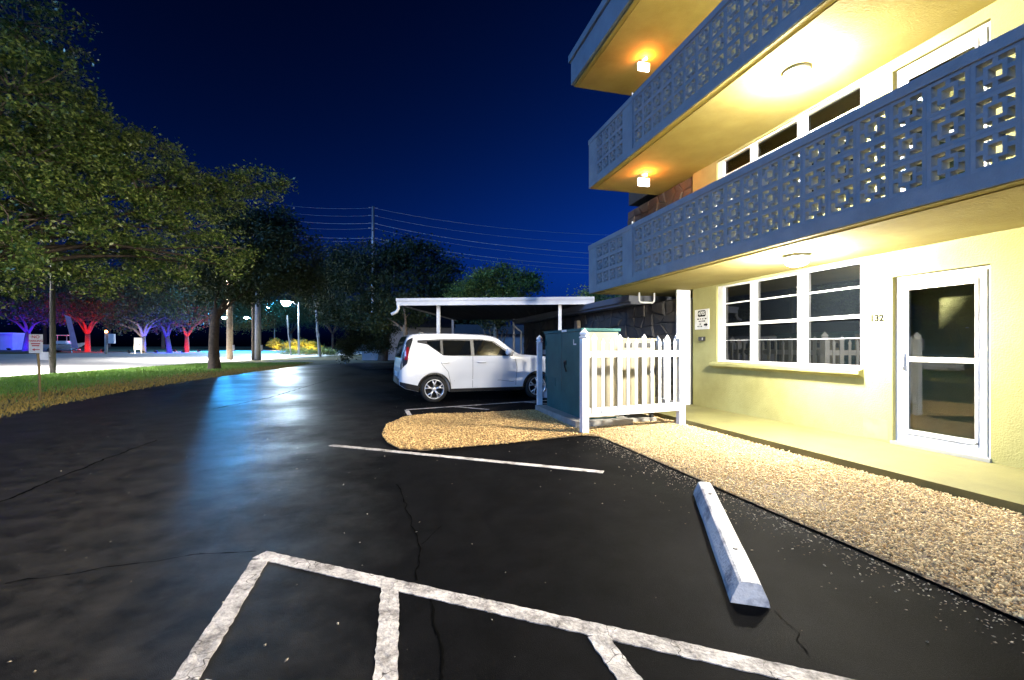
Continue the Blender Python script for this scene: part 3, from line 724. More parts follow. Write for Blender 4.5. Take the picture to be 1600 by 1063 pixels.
# ------------------------------------------------------------------ white hatchback
car = empty('parked_car', (0.10, 12.22, 0), R(5.0)); car.scale = (1.06,)*3; tag(car, 'white boxy hatchback parked under the carport edge', 'car')
interp = lambda x, xs, ys_: float(np.interp(x, xs, ys_))
XR, XF, WR = .78, 3.38, .345
def zt(x): return interp(x, [0,.03,.07,.12,.18,.25,.34,.6,1.3,2.0,2.25,2.4,2.85,2.95,3.3,3.75,3.98,4.1,4.17,4.2], [.74,.98,1.19,1.40,1.52,1.575,1.60,1.615,1.62,1.60,1.565,1.50,1.15,1.115,1.09,1.05,.99,.88,.70,.55])
def zb(x):
    z = interp(x, [0,.12,.35,.6,3.6,3.9,4.2], [.42,.34,.28,.235,.235,.25,.33])
    for xc in (XR, XF):
        d_ = abs(x-xc)
        if d_ < WR+.015: z = max(z, .315 + math.sqrt((WR+.015)**2-d_**2)*.98)
    return z
def pw(x): return interp(x, [0,.05,.15,.35,.7,1.2,3.2,3.6,3.9,4.08,4.2], [.70,.80,.86,.89,.905,.90,.90,.895,.85,.75,.58])
def hw(x, z):
    w = pw(x) - max(0, z-1.06)*.30
    w -= .030*max(0,(.62-z)/.4)                                   # tuck under
    for xc in (XR, XF): w += .018*max(0, 1-((x-xc)/.5)**2)*max(0, 1-abs(z-.55)/.5)   # flared arches
    w -= .016*math.exp(-((z-.52)/.10)**2)*(1 if 1.3 < x < 2.9 else 0.2)              # door scallop
    t = (zt(x)-z)/.08
    if t < 1: w -= .085*(1-math.sqrt(max(0,1-(1-max(t,0))**2)))
    return w
xs = sorted(set([0,.02,.05,.09,.13,.18,.23,.28,.33,.38] + [round(XR-WR-.02+i*.0245,4) for i in range(31)] + [1.2+.1*i for i in range(18)] + [round(XF-WR-.02+i*.0245,4) for i in range(31)] + [3.78,3.86,3.95,4.02,4.08,4.13,4.17,4.2]))
NL = 20; vs, fs = [], []
for x in xs:
    a0, b0 = zb(x), zt(x); t_top = max(a0+.05, b0-.08)
    lv = [a0 + (t_top-a0)*j/12 for j in range(13)] + [b0-.08+.08*s_ for s_ in (.25,.45,.62,.76,.88,.96,1.0)]
    lv = [max(l, a0) for l in lv]
    half = [(hw(x,l), l) for l in lv]
    ring = [(-w,l) for w,l in half] + [(0, b0+.018)] + [(w,l) for w,l in reversed(half)] + [(0, a0+.005)]
    vs += [(x, w, l) for w, l in ring]
nr = 2*NL+2
for i in range(len(xs)-1):
    for k in range(nr): fs.append((i*nr+k, i*nr+(k+1)%nr, (i+1)*nr+(k+1)%nr, (i+1)*nr+k))
fs += [tuple(range(nr)), tuple(range((len(xs)-1)*nr, len(xs)*nr))]
body = MB().add(vs, fs).build('body', M['car'], car, True, False)
def patch(name, m, top, bot, x0, x1, off, parent=car, nx=14, nz=5, sides=(-1,1)):
    for sd in sides:
        vs, fs = [], []
        for i in range(nx+1):
            x = x0+(x1-x0)*i/nx; zt_, zb_ = top(x), bot(x)
            for j in range(nz+1):
                z_ = zb_+(zt_-zb_)*j/nz; vs.append((x, sd*(hw(x,z_)+off), z_))
        for i in range(nx):
            for j in range(nz): fs.append((i*(nz+1)+j,(i+1)*(nz+1)+j,(i+1)*(nz+1)+j+1,i*(nz+1)+j+1))
        MB().add(vs, fs).build(name, m, parent, True, False)
L2 = lambda *p: (lambda x: interp(x, [q[0] for q in p], [q[1] for q in p]))
dlo_top, dlo_bot = L2((.40,1.455),(1.0,1.49),(1.9,1.495),(2.25,1.45),(2.72,1.13)), L2((.40,1.40),(.62,1.36),(.98,1.10),(1.2,1.085),(2.72,1.08))
patch('window_trim', M['car_black'], dlo_top, dlo_bot, .40, 2.72, .004, nx=40)
M['car_glass'] = mat('tinted_glass', (0.004,0.005,0.006), 0.04, spec=0.2)
patch('window', M['car_glass'], L2((.6,1.435),(.95,1.455)), L2((.6,1.395),(.95,1.14)), .62, .93, .007)
patch('window', M['car_glass'], L2((.96,1.46),(1.68,1.455)), L2((.96,1.125),(1.0,1.105),(1.68,1.10)), .99, 1.66, .007)
patch('window', M['car_glass'], L2((1.74,1.465),(2.0,1.46),(2.22,1.42),(2.62,1.14)), L2((1.7,1.10),(2.7,1.095)), 1.74, 2.58, .007)
def top_patch(name, m, x0, x1, fr, off, n=12):
    vs, fs = [], []
    for i in range(n+1):
        x = x0+(x1-x0)*i/n
        for j in range(9):
            s_ = -1+2*j/8; w = hw(x, zt(x))*fr
            vs.append((x, s_*w, zt(x)+.018*(1-abs(s_)*fr)+off))
    for i in range(n):
        for j in range(8): fs.append((i*9+j,(i+1)*9+j,(i+1)*9+j+1,i*9+j+1))
    MB().add(vs, fs).build(name, m, car, True, False)
top_patch('windscreen', M['car_glass'], 2.36, 2.86, .95, .006)
vs = []; fs = []
for i in range(9):
    x = .04+.17*i/8
    for s_ in (-1,-.5,0,.5,1): vs.append((x-.012, s_*(hw(x,zt(x))*.93), zt(x)+.012))
for i in range(8):
    for j in range(4): fs.append((i*5+j,(i+1)*5+j,(i+1)*5+j+1,i*5+j+1))
MB().add(vs, fs).build('rear_window', M['car_glass'], car, True, False)
# black tail panel, red lamp, sills, arches
patch('tail_panel', M['car_black'], L2((.02,.88),(.07,1.16),(.12,1.36),(.18,1.46),(.30,1.52)), L2((.02,.76),(.08,.84),(.17,.93),(.21,1.2),(.30,1.46)), .02, .30, .004, nx=12)
patch('tail_light', M['tail'], L2((.11,1.16),(.16,1.30),(.2,1.30)), L2((.11,1.0),(.17,1.0),(.2,1.22)), .11, .20, .012, nx=8)
patch('sill_cladding', M['car_black'], L2((1.1,.315),(3.1,.315)), L2((1.1,.236),(3.1,.236)), 1.14, 3.02, .006, nx=16)
patch('bumper_cladding', M['car_black'], L2((0,.50),(.44,.40)), L2((0,.43),(.12,.345),(.35,.285),(.44,.27)), .005, .425, .005, nx=10)
MB().box(-.02, .03, -.60, .60, .42, .56).build('rear_diffuser', M['car_black'], car, False, False)
MB().box(-.012, -.002, -.26, .26, .60, .71).build('licence_plate', M['sign_white'], car, False, False)
for xc in (XR, XF):
    for sd in (-1, 1):
        vs, fs = [], []
        for i in range(25):
            t = math.pi*i/24
            for r_ in (WR+.012, WR+.05):
                x, z_ = xc+r_*math.cos(t), .315+r_*math.sin(t)*.98; vs.append((x, sd*(hw(x,z_)+.007), z_))
        for i in range(24): fs.append((2*i,2*i+1,2*i+3,2*i+2))
        MB().add(vs, fs).build('arch_trim', M['car_black'], car, True, False)
def seam(pts):
    for sd in (-1,1):
        vs, fs = [], []
        P_ = []
        for (xa,za),(xb,zb_) in zip(pts, pts[1:]):
            for i in range(8): P_.append((xa+(xb-xa)*i/8, za+(zb_-za)*i/8))
        P_.append(pts[-1])
        for i,(x,z_) in enumerate(P_):
            a_ = P_[max(i-1,0)]; b_ = P_[min(i+1,len(P_)-1)]; dx_, dz_ = b_[0]-a_[0], b_[1]-a_[1]; l_ = math.hypot(dx_,dz_) or 1
            ox, oz = -dz_/l_*.004, dx_/l_*.004
            vs += [(x+ox, sd*(hw(x+ox,z_+oz)+.0025), z_+oz), (x-ox, sd*(hw(x-ox,z_-oz)+.0025), z_-oz)]
        for i in range(len(P_)-1): fs.append((2*i,2*i+1,2*i+3,2*i+2))
        MB().add(vs, fs).build('door_seam', M['car_black'], car, True, False)
seam([(1.70,.33),(1.70,1.08)]); seam([(2.80,.36),(2.83,.8),(2.76,1.07)]); seam([(1.17,.42),(1.10,.72),(.95,.9),(.92,1.1)])
seam([(1.25,.50),(1.9,.50),(2.4,.49),(2.75,.44)])
for xh in (1.02, 1.92):
    for sd in (-1,1):
        y_ = sd*(hw(xh,.93)+.012)
        MB().tube([(xh-.10,y_-sd*.012,.93),(xh-.07,y_+sd*.012,.935),(xh+.07,y_+sd*.012,.935),(xh+.10,y_-sd*.012,.93)], [.010,.015,.015,.010], 8).build('door_handle', M['car'], car, True, False)
for sd in (-1,1):
    mb = MB(); y_ = hw(2.62,1.1)
    vs = []
    for xx, sc in ((2.50,.55),(2.53,1.0),(2.62,1.0),(2.68,.5)):
        for k in range(12):
            t = 2*math.pi*k/12; vs.append((xx, sd*(y_+.13+.10*sc*math.cos(t)), 1.17+.072*sc*math.sin(t)))
    mb.add(vs, [(i*12+k,i*12+(k+1)%12,(i+1)*12+(k+1)%12,(i+1)*12+k) for i in range(3) for k in range(12)] + [tuple(range(12)), tuple(range(36,48))])
    mb.tube([(2.62,sd*(y_-.01),1.10),(2.6,sd*(y_+.08),1.14)], .022, 8)
    mb.build('wing_mirror', M['car'], car, True, False)
MB().extrude_x([(-.012,0),(.012,0),(.006,.055),(-.006,.055)], 0, .12).build('antenna_fin', M['car_black'], car, False, False).location = (.55,0,1.612)
def wheel(xc, sd):
    w = empty('wheel'); w.parent = car; w.location = (xc, sd*.785, .315); ORG[w.name] = Vector((0,0,0))
    if sd > 0: w.rotation_euler = (0,0,math.pi)
    MB().lathe([(.20,-.085),(.235,-.105),(.285,-.105),(.308,-.085),(.315,-.05),(.315,.05),(.305,.09),(.235,.1),(.20,.08)], 40, axis='y').build('tyre', M['tyre'], w, True, False)
    rm = MB(); rm.lathe([(.232,-.098),(.226,-.106),(.212,-.100),(.205,-.07),(.20,.08)], 40, axis='y')
    rm.lathe([(.0,-.085),(.032,-.085),(.05,-.078),(.05,-.03)], 20, axis='y')
    for i in range(5):
        t = 2*math.pi*i/5 + .3
        for da in (-.22, .22):
            a_ = Vector((.045*math.cos(t), -.072, .045*math.sin(t))); m1 = Vector((.115*math.cos(t+da*.35), -.078, .115*math.sin(t+da*.35))); b_ = Vector((.214*math.cos(t+da), -.088, .214*math.sin(t+da)))
            rm.tube([a_, m1, b_], [.018,.014,.016], 6)
    rm.build('rim', M['alloy'], w, True, False)
    MB().lathe([(0,-.02),(.15,-.02),(.15,.0),(0,.0)], 24, axis='y').build('brake_disc', M['black'], w, True, False)
    MB().lathe([(0,.005),(.2,.005),(.2,.02)], 24, axis='y').build('wheel_back', M['black'], w, True, False)
for xc in (XR, XF):
    for sd in (-1, 1): wheel(xc, sd)

# ------------------------------------------------------------------ trees
def leaves(name, clumps, n, size, m, parent, sub=26, sig=.30):
    cen = np.array([c[:3] for c in clumps]); rad = np.array([c[3] for c in clumps]); wt = rad**2; wt /= wt.sum()
    subs = []
    for c_, r_ in zip(cen, rad):
        k = max(6, int(sub*r_*r_/2))
        d_ = rng.normal(size=(k,3)); d_ /= np.linalg.norm(d_,axis=1)[:,None]
        subs.append(c_ + d_*(r_*rng.uniform(.25,1.05,k)[:,None]**.6)*np.array([1,1,.78]))
    S = np.concatenate(subs); idx = rng.integers(0,len(S),n)
    p = S[idx] + rng.normal(0,1,(n,3))*np.array([sig,sig,sig*.6])*rng.uniform(.5,1.3,(n,1))
    ax = rng.normal(size=(n,3)); ax[:,2] *= .7; ax /= np.linalg.norm(ax,axis=1)[:,None]
    up = rng.normal(size=(n,3)); up[:,2] += .8; w = np.cross(ax,up); w /= np.linalg.norm(w,axis=1)[:,None]
    s = (size*rng.uniform(.6,1.3,n))[:,None]
    v = np.stack([p-ax*s*.5, p+w*s*.24, p+ax*s*.5, p-w*s*.24],1)
    o = raw_mesh(name, v.reshape(-1,3), np.arange(4*n).reshape(-1,4), m, parent, 4)
    return o, S
def tree(name, label, base, fork, r0, clumps, n, size, m, bark='bark', group=None, cat='tree', sig=.30, twig=True, sub=26):
    root = empty(name, base); tag(root, label, cat, group)
    b, f_ = Vector(base), Vector(fork)
    mid = (b+f_)/2 + Vector((random.uniform(-.1,.1),random.uniform(-.1,.1),0))
    tr = MB().tube([b-Vector((0,0,.15)), b+Vector((0,0,.12)), mid, f_, f_+(f_-mid)*.4], [r0*1.7,r0*1.2,r0*.95,r0*.85,r0*.5], 12).build('trunk', M[bark], root, True)
    for c_ in clumps:
        e = Vector(c_[:3]); s_ = f_ + (f_-b)*random.uniform(-.12,.1); ln = (e-s_).length; q = s_.lerp(e,.5) + Vector((random.uniform(-.09,.09)*ln,random.uniform(-.09,.09)*ln,ln*random.uniform(.06,.17)))
        rr_ = r0*random.uniform(.35,.5)*min(1, 4.5/max((e-s_).length,1))
        MB().tube([s_, s_.lerp(q,.45)+Vector((random.uniform(-.03,.03)*ln,random.uniform(-.03,.03)*ln,.04*ln)), q, q.lerp(e,.5)+Vector((random.uniform(-.03,.03)*ln,random.uniform(-.03,.03)*ln,random.uniform(-.02,.05)*ln)), e], [rr_,rr_*.8,rr_*.55,rr_*.33,rr_*.12], 6, False).build('limb', M[bark], root, True)
    o, S = leaves('crown', clumps, n, size, M[m], root, sub, sig)
    if twig:
        tb = MB(); cc = np.array([c[:3] for c in clumps])
        for s_ in S[::2]:
            c0 = cc[np.argmin(((cc-s_)**2).sum(1))]; e = s_ + (s_-c0)*.12
            a_ = Vector(c0).lerp(Vector(s_), .25); tb.tube([a_, Vector(c0).lerp(Vector(s_),.65)+Vector((random.gauss(0,.1),random.gauss(0,.1),random.gauss(0,.08))), Vector(e)], [.022,.014,.005], 3, False)
        setting(tb.build('branches', M['pale_bark'], root), 'stuff')
    return root
def cl_px(lst): return [(*at(a_, b_, c_), r_) for a_, b_, c_, r_ in lst]
near = cl_px([(30,40,12,1.3),(-40,90,11.5,2.0),(20,150,11.5,1.7),(110,165,13,1.1),(120,220,13,1.5),(40,250,12,1.8),(175,225,14,1.0),(205,270,14,1.4),(150,300,13.5,1.7),(70,340,12,1.6),(255,290,15,1.3),(225,350,14.5,1.4),(305,295,15.5,1.1),(250,225,15,.75),(345,305,16,1.1),(395,285,16.5,.9),(425,290,17,.65),(300,360,15.5,1.1),(355,385,15.5,.8),(365,420,15.5,.5),(290,410,15,.8),(20,390,11,.9),(-80,250,11,2.2),(-90,400,11,1.8),
              (60,428,13.5,.9),(150,428,14.5,.9),(235,428,15.5,.8),(110,395,14,1.0),(200,400,15,1.0),(-200,150,11,3.0),(-300,300,11,3.0)])
tree('oak_tree', 'big spreading oak leaning over the lot, lamplit leaves against the sky', (-12.2,14.3,0), (-11.8,14.4,2.6), .36, near, 125000, .112, 'leaf', sig=.20, sub=36)
second = cl_px([(345,425,28,2.3),(400,430,29,2.3),(450,400,30,2.2),(400,375,30,2.2),(465,440,31,1.5),(430,350,31,1.5),(370,345,30,1.4)])
t2 = gnd(335, 577)
tree('oak_tree', 'dark oak with bare trunk on the verge beside the asphalt', (t2.x,t2.y,0), at(336,498,t2.y*CT+t2.x*ST), .29, second, 42000, .20, 'leaf_dark', sig=.45, twig=False)
far1 = cl_px([(600,415,42,2.7),(645,400,42,2.4),(685,430,42,2.3),(560,440,42,2.4),(525,425,44,2.3),(500,450,44,2.3),(620,460,40,2.2),(575,490,40,1.9),(690,460,42,1.8),(535,395,44,1.3),(640,485,41,1.6),(520,490,42,1.5)])
p = gnd(560, 566); tree('oak_tree', 'broad dark tree beyond the lot, behind the carport edge', (p.x+2,p.y+3,0), (p.x+2.5,p.y+3,3.6), .4, far1, 42000, .26, 'leaf_dark', sig=.6, twig=False)
far2 = cl_px([(745,448,36,1.7),(790,440,36,1.5),(825,442,36,1.0),(765,475,36,1.4),(720,465,37,1.2),(805,465,36,1.0)])
p = at(775, 575, 36); tree('oak_tree', 'olive lit tree showing above the carport roof', (p.x,p.y,0), (p.x,p.y,2.8), .22, far2, 20000, .20, 'leaf', 'pale_bark', sig=.45, twig=False)
p = at(632, 580, 25); p.z = 0
tree('small_tree', 'small forked tree with pale trunk left of the carport', p, at(633,520,25), .17, cl_px([(600,495,25,.8),(640,490,26,.8),(625,470,26,.8),(585,510,25,.5)]), 6000, .15, 'leaf_dark', 'pale_bark', sig=.3, twig=False)
p = at(775, 570, 27); p.z = 0
ct = empty('crape_myrtle', p); tag(ct, 'pale multi stemmed small tree seen under the carport roof', 'tree')
for dx_ in (-.5,-.25,.05,.3,.5): MB().tube([p+Vector((dx_*.2,0,0)), p+Vector((dx_*.6,0,1.2)), p+Vector((dx_*1.5,.1,2.4))], [.07,.055,.03], 6).build('stem', M['pale_bark'], ct, True)
leaves('crown', cl_px([(760,500,27,.7),(785,497,27,.8),(775,488,27,.8)]), 4000, .15, M['leaf_dark'], ct)
p = at(565, 572, 34); p.z = 0
bu = empty('round_bush', p); tag(bu, 'large dark rounded bush at the end of the asphalt', 'bush')
leaves('foliage', cl_px([(550,540,34,.95),(580,530,34,1.15),(565,520,34,1.1),(595,540,34,.8),(540,552,34,.6),(605,520,34,.7)]), 14000, .14, M['leaf_dark'], bu)
p = at(960, 470, 17.5)
pl = empty('roof_shrub', (p.x+1.2,p.y,0)); tag(pl, 'shrub top showing over the stone wing roof under the balcony', 'shrub')
leaves('foliage', cl_px([(935,465,17.5,.30),(955,468,17.5,.35),(975,465,17.5,.3),(925,458,18,.25)]), 3500, .10, M['leaf'], pl)
MB().tube([(p.x+1.2,p.y,0),(p.x+.6,p.y,2.6),p], .05, 6).build('stem', M['bark'], pl)

# ------------------------------------------------------------------ across the road: far trees, flood lights, signs
def onrise(px, c): q = at(px, 541, c); q.z = rise(q.x, q.y); return q
def far_tree(name, label, px, c, h, spread, col, bark='bark', lamp=None, n=5000, lean=0, leaf=.30):
    b = onrise(px, c); root = empty(name, b); tag(root, label, 'tree', 'trees across the road')
    f_ = b + Vector((lean*.3,0,h*.27)); clumps = []
    MB().tube([b-Vector((0,0,.2)), b+Vector((0,0,.2)), f_], [.46,.34,.26], 10).build('trunk', M[bark], root, True)
    for k in range(6):
        t = 2*math.pi*k/6+random.random(); e = f_ + Vector((math.cos(t)*spread*.6, math.sin(t)*spread*.6, h*.30*random.uniform(.5,1.2)))
        kn = f_.lerp(e,.45)+Vector((random.uniform(-.5,.5),random.uniform(-.5,.5),.5))
        MB().tube([f_-Vector((0,0,.3)), f_.lerp(kn,.6)+Vector((0,0,.2)), kn, kn.lerp(e,.5)+Vector((random.uniform(-.3,.3),0,.1)), e], [.20,.15,.11,.08,.04], 7).build('limb', M[bark], root, True)
        clumps.append((*(e+Vector((0,0,h*.07))), spread*.46))
    clumps.append((*(f_+Vector((0,0,h*.62))), spread*.5))
    leaves('crown', clumps, n, leaf, M['leaf_dark'], root, 20, .6 if leaf < .4 else .95)
    return b
def flood(loc, aim, m, label, group, size=.22):
    l = empty('flood_light', loc); tag(l, label, 'light', group)
    d_ = (Vector(aim)-Vector(loc)).normalized(); q = d_.to_track_quat('Z','Y').to_matrix()
    b = MB().box(-size,size,-size*.7,size*.7,-.12,.0); b.v = [tuple(q@Vector(v)+Vector((0,0,.3))) for v in b.v]; b.build('housing', M['black'], l, False, False)
    b = MB().add([(-size*.9,-size*.6,.006),(size*.9,-size*.6,.006),(size*.9,size*.6,.006),(-size*.9,size*.6,.006)], [(0,1,2,3)]); b.v = [tuple(q@Vector(v)+Vector((0,0,.3))) for v in b.v]
    b.build('lens', M[m], l, False, False)
    MB().tube([(0,0,-.05),(0,0,.22)], .03, 6).build('stake', M['black'], l, False, False)
toward = lambda b, k: (Vector((0,0,H))-b).normalized()*k
for px, c, h, sp, lm, label, lean in ((40,64,10,4.5,'lamp_blue','blue floodlit tree beside the pale low wall',1),(137,64,10,4.5,'lamp_red','red floodlit tree nearest the leaning banner',0),
        (265,66,9,4,'lamp_blue','blue floodlit tree near the pale trunked tree',-1),(292,72,10,4.5,'lamp_red','red tinted tree behind the second blue one',0)):
    b = far_tree('floodlit_tree', label, px, c, h, sp, lm, lean=lean)
    for s_ in (-1, 1):
        q = b + toward(b, 2.2) + Vector((s_*1.4, s_*.6, 0)); q.z = rise(q.x,q.y)
        flood(q, b+Vector((0,0,3.2)), lm, ('first ' if s_ < 0 else 'second ')+'flood light at the foot of the '+label.replace('floodlit ',''), 'coloured ground flood lights')
b = far_tree('shade_tree', 'pale trunked dark tree between the floodlit ones', 224, 63, 9, 5, None, 'pale_bark')
q = onrise(202, 60); flood(q, q+Vector((.5,.6,.6)), 'lamp_flood', 'bright white flood light on the far lawn before the pale trunk', None, .25)
q = b + toward(b, 2.0); q.z = rise(q.x,q.y); flood(q, b+Vector((0,0,2.5)), 'lamp_flood', 'small white flood light at the foot of the pale trunk', None, .12)
for i, (px, c, h, sp) in enumerate(((-40,90,19,10),(70,95,20,10),(170,92,19.5,10),(255,96,20.5,10),(330,100,20,10),(400,105,14,8),(455,120,16,9),(520,115,16,9),(590,110,14,8),(700,70,9,5))):
    places = ['leftmost at the frame edge','behind the blue floodlit tree','behind the red floodlit tree','behind the white flood light','behind the bare oak trunk','behind the twin utility poles','behind the bright street lamp','right of the street lamp','behind the round bush','behind the white car roof']
    far_tree('background_tree', 'tall dark background tree, ' + places[i], px, c, h, sp, None, 'bark', n=17000, leaf=.46)
for i, (px, c, r_) in enumerate(((430,100,1.6),(455,78,1.3),(474,78,1.6),(490,79,1.4))):
    b = onrise(px, c); s_ = empty('glowing_shrub', b); tag(s_, ('amber lit shrub, smaller and farther off left of the lamp pole','amber lit shrub left of the lamp pole','amber lit shrub right behind the lamp pole','amber lit shrub beside the tall concrete pole')[i], 'shrub', 'amber lit shrubs')
    leaves('foliage', [(*(b+Vector((0,0,r_*.9))), r_),(*(b+Vector((r_*.6,0,r_*.6))), r_*.7)], 3500, .22, M['leaf_lit'], s_)
    q = b + toward(b, 2.6); q.z = rise(q.x,q.y); flood(q, b+Vector((0,0,1.2)), 'lamp_warm', ('amber flood light under the farthest lit shrub','amber flood light under the shrub left of the lamp pole','amber flood light under the shrub behind the lamp pole','amber flood light under the shrub by the concrete pole')[i], 'amber flood lights', .2)
for i in range(6):
    b = onrise(446+i*14, 68); s_ = empty('low_hedge', b); tag(s_, 'low green hedge clump by the street lamp, %s from the left' % ('first','second','third','fourth','fifth','sixth')[i], 'hedge', 'hedge clumps along the far kerb')
    leaves('foliage', [(*(b+Vector((0,0,.45))), .75),(*(b+Vector((.7,0,.4))), .6)], 1200, .16, M['leaf_lit'], s_)
b = onrise(6, 66); bw_ = empty('low_building', b); tag(bw_, 'pale low building end at the far left across the road', 'building')
MB().box(b.x-8,b.x+1.0,b.y,b.y+3,b.z,b.z+2.3).build('wall', M['house'], bw_); MB().box(b.x-8.2,b.x+1.2,b.y-.2,b.y+3.2,b.z+2.301,b.z+2.5).build('roof', M['white'], bw_)
b = onrise(97, 60); bo = empty('small_boat', b); tag(bo, 'small white boat on the far lawn between blue and red trees', 'boat')
vs = []; fs = []
for i, (x_, w_, zk, zg) in enumerate(((-2.6,.55,.55,1.05),(-1.5,.75,.42,1.0),(0,.8,.38,1.0),(1.3,.6,.45,1.1),(2.1,.25,.7,1.2),(2.5,.03,1.05,1.28))):
    vs += [(x_,-w_,zg),(x_,-w_*.7,zk+.2),(x_,0,zk),(x_,w_*.7,zk+.2),(x_,w_,zg)]
for i in range(5):
    for j in range(4): fs.append((i*5+j,i*5+j+1,(i+1)*5+j+1,(i+1)*5+j))
    fs.append((i*5,i*5+4,(i+1)*5+4,(i+1)*5))
fs.append((0,1,2,3,4))
MB().add(vs, fs).build('hull', M['white'], bo, False, False)
MB().box(-.6,.7,-.5,.5,1.1,1.5).build('console', M['white'], bo, False, False); MB().box(-2.9,-2.6,-.15,.15,.6,1.4).build('outboard_motor', M['black'], bo, False, False)
MB().box(-.9,.9,-.6,.6,2.2,2.28).build('canopy', M['white'], bo, False, False); mb = MB(); [mb.tube([(x_,y_,1.0),(x_,y_,2.2)], .03, 6) for x_ in (-.8,.8) for y_ in (-.5,.5)]; mb.build('canopy_frame', M['metal'], bo, False, False)
mb = MB().box(-2.4,1.8,-.5,.5,.30,.37); mb.build('trailer', M['metal'], bo, False, False)
for s_ in (-1,1): MB().lathe([(0,-.1),(.3,-.1),(.32,0),(.3,.1),(0,.1)], 16, (-.8,s_*.8,.3), 'y').build('wheel', M['tyre'], bo, True, False)
b = onrise(112, 58); bn = empty('feather_banner', b); tag(bn, 'tall leaning purple banner beside the red floodlit tree', 'banner')
MB().tube([(0,0,0),(-.25,0,2.6),(-.75,0,4.9)], .03, 6).build('pole', M['metal'], bn, False, False)
MB().add([(0.02,-.01,.7),(.72,-.01,.6),(.25,-.01,2.9),(-.1,-.01,4.6),(-.72,-.01,4.85),(-.25,-.01,2.6),(0.02,.01,.7),(.72,.01,.6),(.25,.01,2.9),(-.1,.01,4.6),(-.72,.01,4.85),(-.25,.01,2.6)], [(0,1,2,5),(5,2,3,4),(6,11,8,7),(11,10,9,8),(0,6,7,1),(1,7,8,2),(2,8,9,3),(3,9,10,4),(4,10,11,5),(5,11,6,0)]).build('cloth', M['fabric'], bn, False, False)
for k, px in enumerate((166,)):
    b = onrise(px, 57); u = empty('utility_box_post', b); tag(u, ('pale post with white cabinet and orange beacon at the far kerb','slim pale post with low box at the far kerb')[k], 'post')
    MB().tube([(0,0,0),(0,0,2.6 if k == 0 else 4.2)], .16 if k == 0 else .1, 10).build('post', M['concrete_pole'], u, True, False)
    MB().box(.3,.9,-.2,.2,1.3-k*.9,2.5-k*1.2).build('cabinet', M['white'], u, False, False); MB().box(.1,.3,-.04,.04,1.6-k*.9,1.7-k*.9).build('bracket', M['metal'], u, False, False)
    if k == 0: MB().lathe([(0,2.62),(.14,2.66),(.16,2.8),(.1,2.92),(0,2.95)], 12).build('beacon', emit('orange_beacon', (1,.35,.08), 25), u, True, False)
b = onrise(216, 61); u = empty('white_sign_board', b); tag(u, 'white sign board beside the pale trunk across the road', 'sign')
MB().box(-.45,.45,-.05,.05,.5,2.1).build('board', M['white'], u, False, False); MB().box(.15,.25,-.06,-.051,1.0,1.3).build('mark', M['black'], u, False, False)
mb = MB(); mb.box(-.4,-.32,-.04,.04,0,.499); mb.box(.32,.4,-.04,.04,0,.499); mb.build('legs', M['white'], u, False, False)

# ------------------------------------------------------------------ poles, street lamps, wires
def street_lamp(base, h, arm, label, lens='lamp_street', pole='concrete_pole', r0=.16, head=.34, group='street lamps', cutoff=False):
    l = empty('street_lamp', base); tag(l, label, 'street lamp', group)
    a_ = Vector((arm[0], arm[1], 0))
    MB().tube([(0,0,0),(0,0,h*.5),(0,0,h)], [r0,r0*.8,r0*.55], 10).build('pole', M[pole], l, True, False)
    MB().tube([Vector((0,0,h-.5)), a_*.5+Vector((0,0,h+.1)), a_+Vector((0,0,h+.15))], .05, 8).build('arm', M['metal'], l, True, False)
    c_ = a_ + Vector((0,0,h+.15))
    MB().lathe([(0,.16),(head*.5,.13),(head*.95,.04),(head,.0)], 16, c_).build('head', M['metal'], l, True, False)
    if cutoff:
        MB().lathe([(head,.0),(head,-.40),(head*.97,-.40),(head*.97,.0)], 16, c_).build('skirt', M['metal'], l, True, False)
        MB().lathe([(head*.95,-.03),(0,-.03)], 16, c_).build('lens', M[lens], l, True, False)
    else:
        MB().lathe([(head*.97,-.001),(head*.94,-.35*head),(head*.68,-.75*head),(head*.3,-.96*head),(0,-head)], 16, c_).build('lens', M[lens], l, True, False)
b = onrise(467, 66); lampp = at(447, 472, 66)
street_lamp(b, lampp.z-b.z-.1, (lampp.x-b.x, lampp.y-b.y), 'bright blue white street lamp on a slim pale pole', head=.68)
b = gnd(82.5, 583.5); street_lamp((b.x,b.y,0), 9.2, (-3.2,.4), 'dark wooden pole with street lamp arm on the verge', 'lamp_road', 'dark_wood', .135, cutoff=True)
q = empty('pole_notice', (b.x,b.y,.9)); tag(q, 'small grey plate fixed low on the dark wooden pole', 'sign'); MB().box(-.42,-.05,-.22,-.19,-.2,.2).build('plate', M['metal'], q, False, False); MB().box(-.12,.0,-.19,-.1,-.03,.03).build('bracket', M['metal'], q, False, False)
for k, (px, py, c, lens, lab) in enumerate(((350,497,80,'lamp_teal','teal street lamp glowing above the bare oak trunk'),(385,497,84,'lamp_teal','teal street lamp between the twin utility poles'),(419,481,110,'lamp_teal','far white street lamp left of the brightest one'))):
    t_ = at(px, py, c); b = onrise(px+10, c); street_lamp(b, t_.z-b.z, (t_.x-b.x, t_.y-b.y), lab, lens, 'concrete_pole', .13)
b = gnd(403, 563); street_lamp((b.x-.6,b.y+.6,0), 9.4, (-3.4,.5), 'added road lamp behind the grey utility pole, head hidden in foliage', 'lamp_road', 'wood_pole', .14, cutoff=True)  # unseen lamp and pole added to light the far stretch of road
